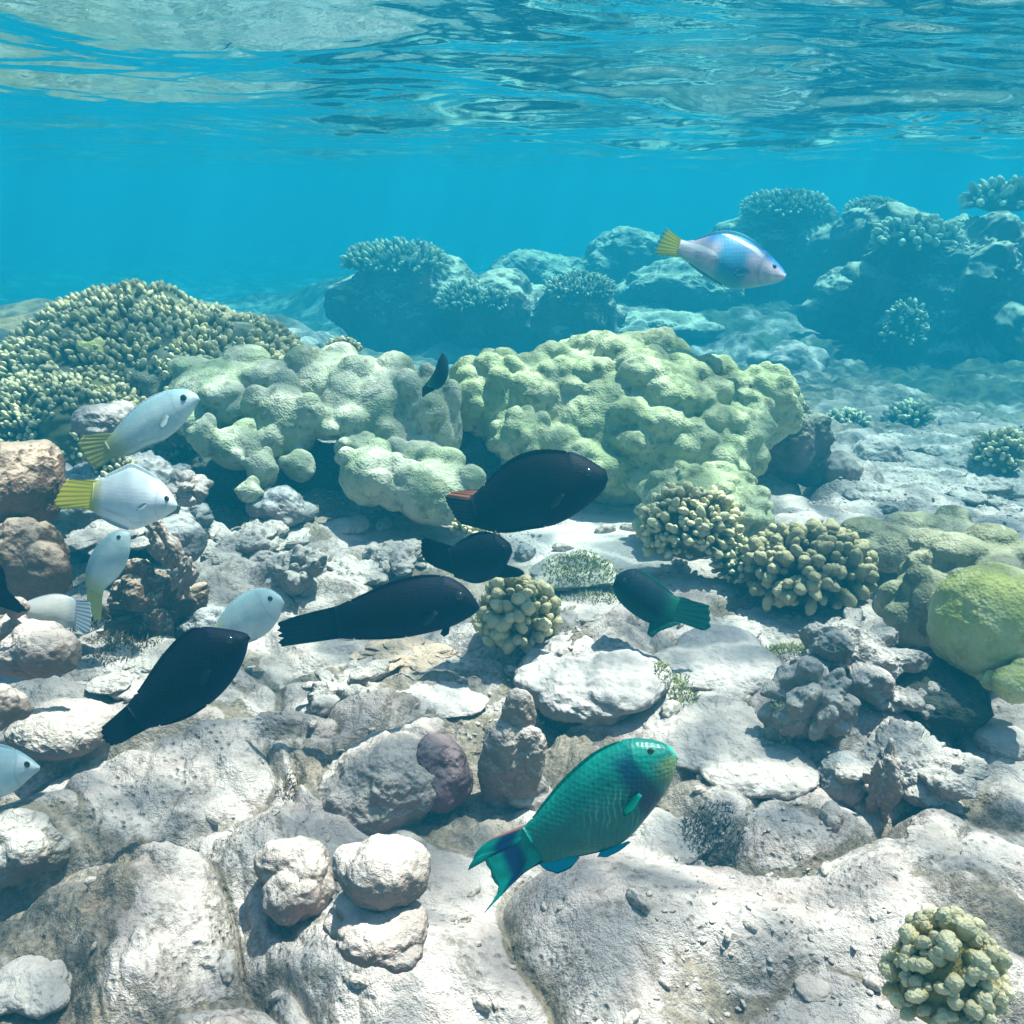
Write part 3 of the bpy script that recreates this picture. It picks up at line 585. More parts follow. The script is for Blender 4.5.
rock('coral_spire', 'dead coral', 'short pale spire at the right of the brown coral skeleton', 186, 575, 20, 54, ROCK_PINK, 'jag', 110, depth=1.85, tilt=0.3)
rock('reef_rock', 'rock', 'round grey stone above the brown coral skeleton', 178, 538, 64, 62, ROCK_GREY, 'smooth', 111, depth=2.15)
rock('reef_rock', 'rock', 'dark brown turf covered base under the brown coral skeleton', 135, 662, 140, 56, ROCK_ROUGH, 'jag', 112)
rock('reef_rock', 'rock', 'rough white ledge right of the round grey stone', 250, 545, 112, 56, ROCK_ROUGH, 'jag', 113)
rock('reef_rock', 'rock', 'crinkled white rock at the right end of the rough white ledge', 296, 575, 56, 66, ROCK_ROUGH, 'jag', 114)
rock('reef_rock', 'rock', 'triangular grey rock under the hanging coral lobes', 280, 510, 64, 52, ROCK_GREY, 'rock', 115, depth=2.6)
rock('reef_rock', 'rock', 'low pebbly rock on the sand behind the long dark fish, left', 350, 575, 70, 40, ROCK_ROUGH, 'jag', 116)
rock('reef_rock', 'rock', 'knobby white rock between the long dark fish and the coral lobes', 395, 560, 70, 46, ROCK_ROUGH, 'jag', 117)
rock('reef_rock', 'rock', 'tan stone in the gap below the pale coral mass', 352, 528, 50, 26, ROCK_PINK, 'rock', 118)
rock('reef_rock', 'rock', 'white crusted stone between the pale fishes and the branching coral', 100, 420, 60, 40, ROCK_SMOOTH, 'rock', 119, depth=2.3)
rock('reef_rock', 'rock', 'pale flat stone under the white fish with the bright yellow tail', 112, 535, 90, 34, ROCK_ROUGH, 'jag', 120, depth=2.1)
rock('dead_coral', 'dead coral', 'white finger like dead coral behind the head of the white yellow tailed fish', 182, 488, 56, 36, ROCK, 'jag', 121, depth=2.2)
rock('reef_rock', 'rock', 'olive lobed stone leaning on the foot of the brown coral skeleton', 208, 632, 56, 60, ROCK_GREY, 'rock', 122, depth=1.95)
rock('reef_rock', 'rock', 'shadowed blue grey rock mass behind the white fishes', 120, 510, 170, 130, ROCK_GREY, 'jag', 123, depth=2.45)
rock('pebble', 'stone', 'small yellowish shell like stone at the left edge by the dark fish tail', 17, 606, 26, 26, ROCK_PINK, 'smooth', 124, depth=1.42)

# ================================================================== centre and right foreground
rock('reef_rock', 'rock', 'broad dusty white boulder just right of the cream knobbed coral', 584, 676, 160, 112, ROCK_SMOOTH, 'rock', 131, br=1.2, sink=-.35)
rock('reef_rock', 'rock', 'smooth grey stone lying below the teal dark fish', 724, 668, 146, 78, ROCK_SMOOTH, 'smooth', 132, sink=.15)
rock('reef_rock', 'rock', 'rough white mound in front of the smooth grey stone', 722, 736, 170, 100, ROCK, 'rock', 133, br=1.1, sink=-.35)
rock('reef_rock', 'rock', 'pale blocky rock behind the green algae, right of the teal fish tail', 760, 628, 108, 46, ROCK_ROUGH, 'jag', 134)
rock('reef_rock', 'rock', 'jagged dead coral outcrop, upper part, left of the dark gap', 850, 655, 118, 96, ROCK_ROUGH, 'jag', 135, sink=.6)
rock('reef_rock', 'rock', 'leaning jagged dead coral slab with a brown edge on the outcrop', 812, 708, 76, 104, ROCK_ROUGH, 'jag', 136, tilt=0.5, sink=.6)
rock('reef_rock', 'rock', 'ragged white dead coral branches at the lower right of the outcrop', 905, 762, 124, 78, ROCK_ROUGH, 'jag', 137, sink=.6)
rock('dead_coral', 'dead coral', 'thick fallen dead coral branch at the outcrop foot', 925, 792, 92, 30, ROCK, 'rock', 138, tilt=0.4)
rock('dead_coral', 'dead coral', 'upright pale dead coral leg under the outcrop', 884, 782, 30, 86, ROCK_PINK, 'jag', 139, sink=.8)
rock('reef_rock', 'rock', 'brown shaded stone tucked under the leaning slab', 842, 778, 66, 62, ROCK_GREY, 'smooth', 140)
rock('reef_rock', 'rock', 'pale oval stone at the right edge under the mustard lobe', 1004, 745, 66, 48, ROCK_SMOOTH, 'smooth', 141)
rock('pebble', 'stone', 'small upright pebble on sand left of the upright dead coral leg', 831, 818, 28, 30, ROCK_PINK, 'smooth', 142)
rock('reef_rock', 'rock', 'low brown freckled stone below the fallen dead coral branch', 938, 843, 54, 34, ROCK_PINK, 'rock', 143)
rock('reef_rock', 'rock', 'stepped rock behind the outcrop beside the dark gap', 892, 690, 80, 50, ROCK_ROUGH, 'jag', 144)
rock('reef_rock', 'rock', 'shade painted rock lying in the deep gap under the yellow green coral', 925, 690, 150, 84, ROCK_SHADE, 'rock', 145)  # shade of the gap is painted by this rock's dark colour
rock('reef_rock', 'rock', 'pale slab behind the broad dusty white boulder', 588, 606, 90, 40, ROCK, 'slab', 146)
rock('reef_rock', 'rock', 'small dark cone stone on the sand right of the smaller navy fish', 527, 556, 22, 26, ROCK_GREY, 'rock', 147)
rock('reef_rock', 'rock', 'low mound covered in green turf below the large black fish', 572, 572, 104, 40, ROCK_GREEN, 'rock', 148)
rock('reef_rock', 'rock', 'brown tan rock under the belly of the long dark fish', 405, 656, 100, 38, ROCK_BROWN, 'jag', 149)
rock('reef_rock', 'rock', 'rough grey rubble block left of the broad dusty boulder', 348, 690, 76, 58, ROCK_ROUGH, 'jag', 150)
rock('reef_rock', 'rock', 'wide low dusty rock between the long dark fish and the purple ended chunk', 430, 702, 120, 44, ROCK_SMOOTH, 'rock', 151, sink=-.3)
chunk = rock('dead_coral', 'dead coral', 'thick dead coral chunk with a purple broken end', 384, 786, 196, 124, ROCK_PINK, 'rock', 152, br=0.75, tilt=-0.5, sink=.2)
pe = rock('broken_end', '', '', 444, 772, 66, 88, ROCK_PURPLE, 'smooth', 172, br=0.9, tilt=-0.3, depth=DEPTH['thick dead coral chunk with a purple broken end'] - 0.03)
pe.location = pe.location - chunk.location; pe.parent = chunk
for k_ in ('label', 'category'):
    if k_ in pe: del pe[k_]
rock('dead_coral', 'dead coral', 'pale knobbed coral stump standing right of the purple ended chunk', 512, 762, 66, 112, ROCK_PINK, 'rock', 153, sink=.7, br=.7, extra=[((0.2, 0, 0.75), 0.5), ((-0.25, -0.2, 0.2), 0.55), ((0.5, 0, -0.7), 0.6)])
rock('reef_rock', 'rock', 'pale pink foot stone at the base of the knobbed stump', 535, 796, 50, 34, ROCK_PINK, 'smooth', 154)
rock('reef_rock', 'rock', 'leaning mauve grey stone, left of the two stacked round stones', 300, 876, 80, 84, ROCK_PINK, 'rock', 155, sink=.5)
rock('reef_rock', 'rock', 'round pale stone with an olive patch, upper of the two stacked stones', 388, 874, 108, 92, ROCK, 'smooth', 156, depth=0.985)
rock('reef_rock', 'rock', 'round pink white stone, lower of the two stacked stones', 384, 928, 108, 80, ROCK_PINK, 'rock', 157, depth=0.965)
rock('reef_rock', 'rock', 'dark edged pale rock cut by the left edge of the foreground', 22, 846, 84, 78, ROCK_ROUGH, 'rock', 158, sink=.4)
rock('reef_rock', 'rock', 'brown grey rock under the chin of the green fish', 676, 838, 96, 52, ROCK_ROUGH, 'rock', 161, sink=.3)
rock('pebble', 'stone', 'small round stone left of the bottom right knob coral', 812, 990, 40, 22, ROCK_PINK, 'smooth', 163)
rock('reef_rock', 'rock', 'low pale rock in the lower left corner', 30, 985, 90, 60, ROCK, 'rock', 166, sink=.2)

# ================================================================== algae, gravel
def blades(n, rng, sx, sy, hgt, wid, base=None):
    V = []; Fc = []; o = 0
    for _ in range(n):
        a = rng.uniform(0, 6.28); q = math.sqrt(rng.uniform()); x = math.cos(a) * q * sx; y = math.sin(a) * q * sy
        z = base(x, y) if base else 0; h = hgt * rng.uniform(0.4, 1.1) * (1 - 0.4 * q); l = rng.normal(size=2) * 0.6 * h; t = rng.uniform(0, 3.14); w = wid * rng.uniform(.6, 1.2)
        dx, dy = math.cos(t) * w, math.sin(t) * w
        for s, ww in ((0, 1.0), (0.5, 0.9), (1.0, 0.15)):
            cx, cy_, cz = x + l[0] * s * s, y + l[1] * s * s, z - 0.003 + h * s
            V += [(cx - dx * ww, cy_ - dy * ww, cz), (cx + dx * ww, cy_ + dy * ww, cz)]
        Fc += [(o, o + 1, o + 3, o + 2), (o + 2, o + 3, o + 5, o + 4)]; o += 6
    return np.array(V), np.array(Fc)
def algae_mat(name, a, b):
    m = NT(name); c = m.mix(m.ramp(m.noise(55, 3), 0.35, 0.65), a, b); return m.done(c, 0.8, None, 0.2)
AL_G = algae_mat('green_algae', (0.14, 0.17, 0.05), (0.34, 0.36, 0.14)); AL_B = algae_mat('brown_algae', (0.06, 0.045, 0.03), (0.22, 0.16, 0.09)); AL_D = algae_mat('dark_algae', (0.04, 0.05, 0.07), (0.16, 0.16, 0.15))
deps = bpy.context.evaluated_depsgraph_get()
def hit(px, py):
    deps.update(); r = (at(px, py, 1) - CO).normalized(); return cast(CO, r)
def cast(o, d):
    skip = {wo.name, ho.name}; p = o.copy()
    for _ in range(6):
        ok, loc, n, i, ob, m = S.ray_cast(deps, p, d)
        if not ok: return None
        if ob.name in skip: p = loc + d * 0.002; continue
        return loc, n, ob
    return None
bpy.context.view_layer.update(); deps = bpy.context.evaluated_depsgraph_get()
for i, (lb, px, py, w, hgt, n, mt) in enumerate([
 ('green algae growing in the crack between the dusty boulder and the smooth grey stone', 676, 692, 46, 0.030, 260, AL_G),
 ('yellow green algae tuft in front of the pale blocky rock', 786, 652, 60, 0.032, 320, AL_G),
 ('green algae carpet on the mound below the large black fish', 590, 570, 96, 0.030, 900, AL_G),
 ('dark blue grey algae tuft on the white slope right of the green fish', 712, 838, 62, 0.030, 420, AL_D),
 ('brown algae sprig left of the purple ended chunk', 290, 788, 30, 0.030, 90, AL_B),
 ('brown algae scraps on the dusty floor left of the purple ended chunk', 236, 836, 56, 0.014, 150, AL_B),
 ('brown algae fringe under the leaning mauve stone', 292, 916, 44, 0.014, 120, AL_B),
 ('brown algae along the dark crack of the left foreground ridge', 90, 968, 60, 0.012, 160, AL_B),
 ('olive algae patch beside the rough white mound', 775, 735, 30, 0.022, 120, AL_G),
 ('short brown algae on the bottom centre reef rise', 575, 985, 70, 0.012, 200, AL_B),
 ('brown turf algae at the foot of the coral skeleton', 118, 640, 80, 0.040, 420, AL_B)]):
    hh = hit(px, py)
    if not hh: continue
    loc, nn, ob = hh; dd = (loc - CO).dot(cf); s = w / 2 * dd / F; rng = np.random.default_rng(300 + i)
    def bz(x, y, L=loc):
        c = cast(L + Vector((x, y, 0.12)), Vector((0, 0, -1))); return (c[0].z - L.z) if c and abs(c[0].z - L.z) < 0.08 else 0.0
    V, Fc = blades(int(n * 2), rng, s, s * 1.2, hgt * 0.55, 0.0009 * dd, bz)
    o = link_mesh('algae_tuft', V, Fc, mt, loc=loc); tag(o, lb, 'algae')
# loose coral fragments
m = NT('coral_fragment_skin'); FRAG = m.done(m.mix(m.ramp(m.noise(2.5, 4, 0.7), 0.4, 0.62), (0.50, 0.45, 0.41), (0.26, 0.21, 0.17)), 0.95, None, 0.1)
frag = [ico(2)[0] * (1 + 0.35 * fbm(ico(2)[0] * 1.6, 2, k))[:, None] for k in range(8)]
rng = np.random.default_rng(5); V = []; Fc = []; o = 0; fi = ico(2)[1]
for k in range(9000):
    y = 0.45 + 4.5 * rng.uniform() ** 1.2; x = rng.normal() * 0.45 * (y + 0.3) * 1.0
    if fbm(np.array([[x * 2.6, y * 2.6, 0]]), 2, 77)[0] < -0.05 + 0.25 * rng.uniform(): continue
    s = rng.uniform(0.0015, 0.0055) * (0.6 + 0.4 * y); a = rng.uniform(0, 6.28); ca, sa = math.cos(a), math.sin(a)
    q = frag[k % 8] * np.array([1, rng.uniform(.4, .8), .5]) * s; q = q @ np.array([[ca, -sa, 0], [sa, ca, 0], [0, 0, 1]])
    V.append((k, x, y, s, q))
zz = ground_h([v[1] for v in V], [v[2] for v in V])[0]
VV = np.vstack([v[4] + np.array([v[1], v[2], z + v[3] * .2]) for v, z in zip(V, zz)]); FF = np.vstack([fi + i * len(frag[0]) for i in range(len(V))])
gv_o = link_mesh('coral_gravel', VV, FF, ROCK); tag(gv_o, 'fine broken coral gravel strewn over the reef floor', 'gravel', kind='stuff')
protos = []
for k in range(140):
    y = 0.72 + 2.4 * rng.uniform() ** 1.3; x = rng.uniform(-0.55, 0.55) * (y + 0.1)
    s = (0.007 + 0.020 * rng.uniform() ** 2) * (0.5 + 0.4 * y); z = gz(x, y)
    z = float(ground_h([x], [y])[0][0])
    if len(protos) < 8:
        n_, f_ = ico(4); P = n_ * (1 + 0.3 * fbm(n_ * 1.5, 3, k))[:, None] * np.array([1.0, rng.uniform(.35, .8), .55]); P += n_ * (0.10 * fbm(n_ * 5, 3, k + 5))[:, None]
        ob = link_mesh('coral_fragment', P, f_, FRAG); protos.append(ob)
    else: ob = protos[k % 8].copy(); COL.objects.link(ob)
    ob.location = (x, y, z + s * .12); ob.scale = (s, s, s); ob.rotation_euler = (rng.uniform(-.3, .3), rng.uniform(-.3, .3), rng.uniform(0, 6.28))
    tag(ob, 'small pale coral fragment lying loose on the reef floor', 'coral fragment', 'loose coral fragments on the reef floor')

# ================================================================== fish
def chaikin(p, n=2):
    p = [np.array(q, float) for q in p]
    for _ in range(n):
        o = [p[0]]
        for a, b in zip(p, p[1:]): o += [a * .75 + b * .25, a * .25 + b * .75]
        p = o + [p[-1]]
    return np.array(p)
def resample(p, n):
    p = np.asarray(p, float); s = np.concatenate([[0], np.cumsum(np.linalg.norm(np.diff(p, axis=0), axis=1))]); t = np.linspace(0, s[-1], n)
    return np.stack([np.interp(t, s, p[:, 0]), np.interp(t, s, p[:, 1])], 1)
class Fish:
    def __init__(s, name, label, d, snout, ped, top, bot, body_mat, fin_mat, thick=0.5, yaw=0.0, group=None, cat='fish', dorsal=(0.24, 0.90, 0.13), anal=(0.52, 0.9, 0.10), eye=(0.13, 0.25, 0.035), belly=1):
        s.d = d; s.sn = np.array(snout, float); s.pd = np.array(ped, float); s.L = np.linalg.norm(s.pd - s.sn); s.ax = (s.pd - s.sn) / s.L
        s.pv = np.array([s.ax[1], -s.ax[0]]); s.yaw = math.tan(yaw)
        tt = chaikin(top); T = np.stack([(tt - s.sn) @ s.ax / s.L, (tt - s.sn) @ s.pv], 1); bb = chaikin(bot); B = np.stack([(bb - s.sn) @ s.ax / s.L, (bb - s.sn) @ s.pv], 1)
        if T[:, 1].mean() < B[:, 1].mean(): s.pv = -s.pv; T[:, 1] *= -1; B[:, 1] *= -1
        T = T[np.argsort(T[:, 0])]; B = B[np.argsort(B[:, 0])]
        N = 72; t = (1 - np.cos(np.linspace(0, math.pi / 2, N))) ; t = t ** 0.9; t[0] = 0
        s.t = t; vt = np.interp(t, T[:, 0], T[:, 1]); vb = np.interp(t, B[:, 0], B[:, 1])
        s.vt, s.vb = vt.copy(), vb.copy()
        c = s.at2(s.sn * .5 + s.pd * .5, 0); s.C = c; s.root = empty(name, c); tag(s.root, label, cat, group)
        half = (vt - vb) / 2; hm_ = half.max()
        fd = lambda a, b: np.where((t > a) & (t < b), np.sin(np.clip((t - a) / (b - a), 0, 1) * math.pi) ** 0.35, 0)
        bt = vt - fd(dorsal[0], dorsal[1]) * dorsal[2] * hm_ ; bb_ = vb + fd(anal[0], anal[1]) * anal[2] * hm_
        s.bt, s.bb = bt, bb_
        w = hm_ * thick * np.clip(np.sin(np.clip(t, 0, 1) ** 0.62 * math.pi * 0.97), 0, 1) ** 0.8 + hm_ * 0.05; w = np.minimum(w, (bt - bb_) / 2 * 0.9 + 0.3); w[0] *= .3
        s.w = w; K = 40; V = []; U = []; VV_ = []
        for i in range(N):
            mid = (bt[i] + bb_[i]) / 2; hf = max((bt[i] - bb_[i]) / 2, 0.4 if i else 0.15)
            for k in range(K):
                a = 2 * math.pi * k / K; sv, cv = math.sin(a), math.cos(a)
                cvv = math.copysign(abs(cv) ** 1.25, cv)
                V.append(s.p3(t[i] * s.L, mid + hf * sv, w[i] * cvv)); U.append(t[i]); VV_.append(sv)
        V = np.array(V); i = np.arange(N - 1)[:, None] * K; j = np.arange(K)[None, :]; k = (j + 1) % K
        f = np.stack([i + j, i + k, i + K + k, i + K + j], -1).reshape(-1, 4).tolist(); f.append(list(range(K))); f.append(list(range((N - 1) * K, N * K))[::-1])
        s.body = link_mesh('body', V, f, body_mat, s.root, {'u': U, 'v': VV_}); s.fm = fin_mat
        if dorsal[2]: s.strip('dorsal_fin', dorsal, s.bt, s.vt, 1)
        if anal[2]: s.strip('anal_fin', anal, s.bb, s.vb, -1)
        if eye:
            for sd in (1, -1):
                ei = int(np.argmin(abs(t - eye[0]))); mid = (bt[ei] + bb_[ei]) / 2; hf = (bt[ei] - bb_[ei]) / 2; rr = eye[2] * s.L
                cv = math.sqrt(max(0, 1 - eye[1] ** 2)) ** 1.25
                n_, f_ = ico(3); pts = np.array([s.p3(t[ei] * s.L + q[0] * rr, mid + hf * eye[1] + q[1] * rr, sd * (w[ei] * cv - rr * .35) + q[2] * rr * .8) for q in n_])
                link_mesh('eye', pts, f_, EYE, s.root)
    def at2(s, p, y, extra=0.0):
        dep = s.d + extra; u = (p - (s.sn + s.pd) / 2) @ s.ax; return at(p[0], p[1], dep + y * s.d / F + u * s.d / F * s.yaw)
    def p3(s, u, v, y): return np.array(s.at2(s.sn + s.ax * u + s.pv * v, y) - s.C)
    def grid(s, name, base, edge, nr, mat=None, y0=0.0, y1=0.0, th=0.9, ripple=0.22, rows=10):
        base = resample(base, nr); edge = resample(edge, nr); V = []; R = []; Sx = []
        for side in (1, -1):
            for i in range(rows):
                q = i / (rows - 1)
                for j in range(nr):
                    p = base[j] * (1 - q) + edge[j] * q
                    if i == rows - 1 and j % 3 == 1: p = base[j] * .03 + edge[j] * .97
                    y = y0 * (1 - q) + y1 * q + ripple * math.sin(j * 2.1) * (0.4 + q) + side * th * (1 - 0.8 * q) * .5
                    V.append(np.array(s.at2(p, y) - s.C)); R.append((j % 2)); Sx.append(q)
        f = []; M = rows * nr
        for i in range(rows - 1):
            for j in range(nr - 1):
                a = i * nr + j; f.append((a, a + 1, a + nr + 1, a + nr)); f.append((M + a, M + a + nr, M + a + nr + 1, M + a + 1))
        for j in range(nr - 1): a = (rows - 1) * nr + j; f.append((a, a + 1, M + a + 1, M + a)); f.append((j + 1, j, M + j, M + j + 1))
        for i in range(rows - 1): a = i * nr; f.append((a, a + nr, M + a + nr, M + a)); b = a + nr - 1; f.append((b + nr, b, M + b, M + b + nr))
        e = [0.0] * 0
        ej = [j / (nr - 1) for _ in range(2 * rows) for j in range(nr)]
        return link_mesh(name, V, f, mat or s.fm, s.root, {'ray': R, 'u': Sx, 'v': ej})
    def strip(s, name, rg, a, b, sg):
        m = (s.t > rg[0]) & (s.t < rg[1]); t = s.t[m]
        A = [s.sn + s.ax * (q * s.L) + s.pv * (v - sg * 1.5) for q, v in zip(t, a[m])]; B = [s.sn + s.ax * (q * s.L) + s.pv * v for q, v in zip(t, b[m])]
        return s.grid(name, A, B, 46, rows=6, ripple=.25)
    def tail(s, edge, mat=None, base=None):
        t1 = s.t[-1]; m = -7
        base = base or [s.sn + s.ax * (s.t[m] * s.L) + s.pv * s.bt[m] * .92, s.sn + s.ax * (s.t[m] * s.L) + s.pv * s.bb[m] * .92]
        return s.grid('tail_fin', base, edge, 34, mat, rows=16, th=1.6)
    def pect(s, t0=0.33, v0=-0.15, ln=0.2, ang=-0.5, wid=0.11, mat=None, both=True):
        i = int(np.argmin(abs(s.t - t0))); mid = (s.bt[i] + s.bb[i]) / 2; hf = (s.bt[i] - s.bb[i]) / 2
        for sd in ((1, -1) if both else (-1,)):
            r = s.sn + s.ax * t0 * s.L + s.pv * (mid + hf * v0); dr = s.ax * math.cos(ang) + s.pv * math.sin(ang); pp = np.array([-dr[1], dr[0]])
            L = ln * s.L; wd_ = wid * s.L * 0.42
            base = [r - pp * wd_ * .3, r + pp * wd_ * .3]; edge = chaikin([r - pp * wd_ * .7 + dr * L * .6, r - pp * wd_ * .3 + dr * L * .97, r + dr * L, r + pp * wd_ * .7 + dr * L * .8, r + pp * wd_ * .8 + dr * L * .45], 2)
            s.grid('pectoral_fin', base, edge, 18, mat, y0=sd * s.w[i] * .93, y1=sd * (s.w[i] + L * .12), rows=7, th=.6, ripple=.3)
    def pelvic(s, base, edge, mat=None): return s.grid('pelvic_fin', base, edge, 12, mat, y0=-1, y1=-2, rows=6)

def gill(m, col, dark, amt=0.6):
    u = m.attr('u'); v = m.attr('v'); e = m.math('ABSOLUTE', m.math('SUBTRACT', m.math('ADD', u, m.math('MULTIPLY', m.math('MULTIPLY', v, v), 0.07)), 0.255))
    col = m.mix(m.math('MULTIPLY', m.ramp(e, 0.022, 0.002), amt), col, dark)
    mo = m.math('MULTIPLY', m.ramp(m.math('ABSOLUTE', m.math('ADD', v, 0.12)), 0.07, 0.03), m.ramp(u, 0.055, 0.045))
    return m.mix(m.math('MULTIPLY', mo, amt), col, dark)
def scale_bump(m, sc=210, st=0.35):
    v = m.voro(sc, 'F1', rnd=0.35); n = m.noise(sc * .5, 2); return m.bump(m.math('ADD', v, m.math('MULTIPLY', n, .4)), st, 0.0015)
def dark_fish(name, a, b, c=None, rough=0.6):
    m = NT(name); v = m.attr('v'); u = m.attr('u'); n = m.noise(30, 3)
    col = m.mix(m.ramp(v, -0.2, -0.95), a, b)
    if c: col = m.mix(m.ramp(u, 0.7, 1.0), col, c)
    col = gill(m, col, tuple(q * 2 for q in b), 0.15)
    col = m.mix(m.math('MULTIPLY', m.ramp(n, .45, .7), .3), col, b)
    return m.done(col, rough, scale_bump(m), 0.08)
def fin_mat(name, a, b, edge=None):
    m = NT(name); r = m.attr('ray'); u = m.attr('u'); v = m.attr('v')
    col = m.mix(m.math('MULTIPLY', r, .28), a, b)
    if edge: col = m.mix(m.ramp(u, .8, .97), col, edge)
    return m.done(col, 0.6, None, 0.08)
EYE = NT('fish_eye').done((0.01, 0.01, 0.012), 0.12, None, 0.6)
BLK = dark_fish('black_skin', (0.0025, 0.003, 0.008), (0.004, 0.006, 0.03)); BLKF = fin_mat('black_fin', (0.0025, 0.003, 0.009), (0.005, 0.007, 0.02))
NAV = dark_fish('navy_skin', (0.003, 0.004, 0.012), (0.005, 0.008, 0.045)); NAVF = fin_mat('navy_fin', (0.003, 0.005, 0.014), (0.006, 0.01, 0.03))
DKT = dark_fish('dark_teal_skin', (0.003, 0.010, 0.022), (0.004, 0.04, 0.045), (0.008, 0.09, 0.06)); DKTF = fin_mat('dark_teal_fin', (0.005, 0.06, 0.05), (0.01, 0.11, 0.09))

# black tail with an orange upper lobe
m = NT('black_tail_orange_lobe'); col = m.mix(m.ramp(m.attr('v'), 0.34, 0.22), (0.004, 0.006, 0.016), (0.60, 0.20, 0.10)); col = m.mix(m.ramp(m.attr('v'), 0.05, 0.02), col, (0.004, 0.004, 0.01)); ORT = m.done(col, .5, None, .2)
f = Fish('dark_fish', "large black fish with an orange patch on its tail, below the centre dome", 1.75, (608, 478), (474, 510),
    [(608, 476), (606, 470), (600, 466), (582, 455), (566, 450.5), (543, 448.5), (524, 452), (508, 460), (494.5, 472), (483, 485), (474, 494)],
    [(608, 480), (604, 491), (590, 504), (570.6, 518), (551, 526.7), (527.7, 530), (518, 532), (504, 533.5), (488.6, 531.5), (474, 527)], BLK, BLKF, 0.36, 0.05, 'dark fish over the reef')
f.tail([(459, 491), (450, 492), (444.6, 497), (447, 504), (451, 510), (455, 518), (461, 524)], ORT, [(482, 489), (484, 530)]); f.pect(.34, -.25, .17, -.6)
f = Fish('dark_fish', 'smaller navy fish swimming under the large black fish, its fin over the cream coral', 1.72, (512, 549), (451, 562),
    [(512, 547), (510, 543), (498, 533.6), (480.4, 530), (463, 538), (451, 547)], [(512, 553), (511, 556), (505, 568.8), (498, 577), (477, 585), (462, 580), (451, 576)], NAV, NAVF, 0.42, 0.25, 'dark fish over the reef')
f.tail([(431, 539), (424, 537), (421, 541), (420.6, 553), (426, 562), (434.7, 567)]); f.pelvic([(500, 565), (496, 577)], [(505, 564), (522, 569), (525.5, 574), (518, 577), (505, 578)])
f = Fish('dark_fish', 'long dark fish with a ragged spread tail in the middle left', 1.5, (479.5, 608), (336, 622),
    [(479.5, 606), (476, 600), (467.6, 588), (454.8, 579), (441.9, 575), (424.7, 574), (403, 577.5), (381.7, 584.7), (360, 595.4), (336.6, 606)],
    [(479.5, 610), (472, 616), (459, 623.4), (446, 628.7), (420, 635), (400, 638.5), (381.7, 639.5), (360, 640), (336, 638)], NAV, NAVF, 0.4, 0.05, 'dark fish over the reef')
f.tail([(313, 611.6), (292, 617), (275.4, 623.4), (280, 626.5), (276, 630), (281, 632.5), (277, 636), (282, 638.5), (278, 643), (280, 647), (302, 643.8)]); f.pect(.3, -.3, .16, -.7); f.pelvic([(444, 626), (450, 625)], [(440, 634), (444, 637), (449, 634)])
f = Fish('dark_fish', 'black navy fish rising head up at lower left, casting a shadow below', 1.26, (249, 636), (134, 717),
    [(248, 634), (240, 631), (224.3, 628.5), (205, 626), (190, 628.5), (176.8, 637.8), (158.3, 659), (142.5, 684), (128, 704)],
    [(249, 640), (245.4, 657.6), (234.8, 678.7), (219, 697), (197.9, 713), (184, 720), (168.9, 725), (154, 727), (140, 730)], NAV, NAVF, 0.42, 0.0, 'dark fish over the reef')
f.tail([(113.5, 717), (101.6, 727), (101, 732), (103, 740), (110.8, 746), (121.4, 743.4), (132, 737)]); f.pect(.36, -.2, .16, -.5)
f = Fish('dark_fish', 'dark teal fish swimming left above the smooth grey stone', 1.78, (613, 584), (676, 610),
    [(613, 582), (615, 577), (620.3, 572), (633, 568), (646, 572), (663.3, 584.7), (676, 596)], [(612.8, 588), (616, 597), (620.3, 603), (633, 614.8), (650.4, 624.4), (663, 625.5), (676, 623)], DKT, DKTF, 0.4, -0.1, 'dark fish over the reef')
f.tail([(684, 597), (693.3, 600.8), (709.5, 605), (710.5, 616), (710.5, 628.7), (702, 631), (687, 621)]); f.pelvic([(650, 621), (672, 622)], [(647, 634), (651, 638.5), (660, 631), (672, 627), (682, 623)])
f = Fish('dark_fish', 'small far dark fish pointing straight up between the two large corals', 2.55, (443, 353), (428, 386),
    [(442, 353), (438, 360), (434.4, 372), (429, 380), (424, 385)], [(444, 353), (448, 359.4), (449, 372), (446, 382), (441, 388), (433, 391)], DKT, NAVF, 0.4, 0.0, 'dark fish over the reef', eye=None, dorsal=(.3, .9, .08), anal=(.5, .9, .08))
f.tail([(422, 388), (422, 398), (427, 394), (433, 391)])
f = Fish('dark_fish', 'dark fish mostly outside the left edge, only its tail in view', 1.35, (-110, 540), (-6, 585),
    [(-110, 538), (-90, 522), (-50, 520), (-20, 545), (-4, 566)], [(-110, 544), (-95, 575), (-50, 600), (-20, 602), (-6, 603)], BLK, BLKF, 0.4, 0.0, 'dark fish over the reef')
f.tail([(0, 564), (5, 572), (8, 590), (18, 600), (28, 611), (18, 613), (4, 608)])

# green parrot coloured fish
m = NT('green_skin'); u = m.attr('u'); v = m.attr('v')
sp = m.n('Mapping'); m.l(m.obj, sp.inputs[0])
strk = m.n('TexWave', wave_type='BANDS', bands_direction='X'); strk.inputs['Scale'].default_value = 46; strk.inputs['Distortion'].default_value = 7; strk.inputs['Detail'].default_value = 3; m.l(m.obj, strk.inputs['Vector'])
n1 = m.noise(20, 4)
col = m.mix(m.ramp(n1, .35, .65), (0.0, 0.115, 0.10), (0.002, 0.185, 0.15))
col = m.mix(m.math('MULTIPLY', m.math('MULTIPLY', m.ramp(strk.outputs['Fac'], .62, .95), m.ramp(v, .35, -.1)), m.math('MULTIPLY', m.ramp(u, .28, .40), m.math('MULTIPLY', m.ramp(u, .78, .6), m.ramp(m.noise(26, 3), .42, .6, 0.05, .5)))), col, (0.16, 0.40, 0.30))
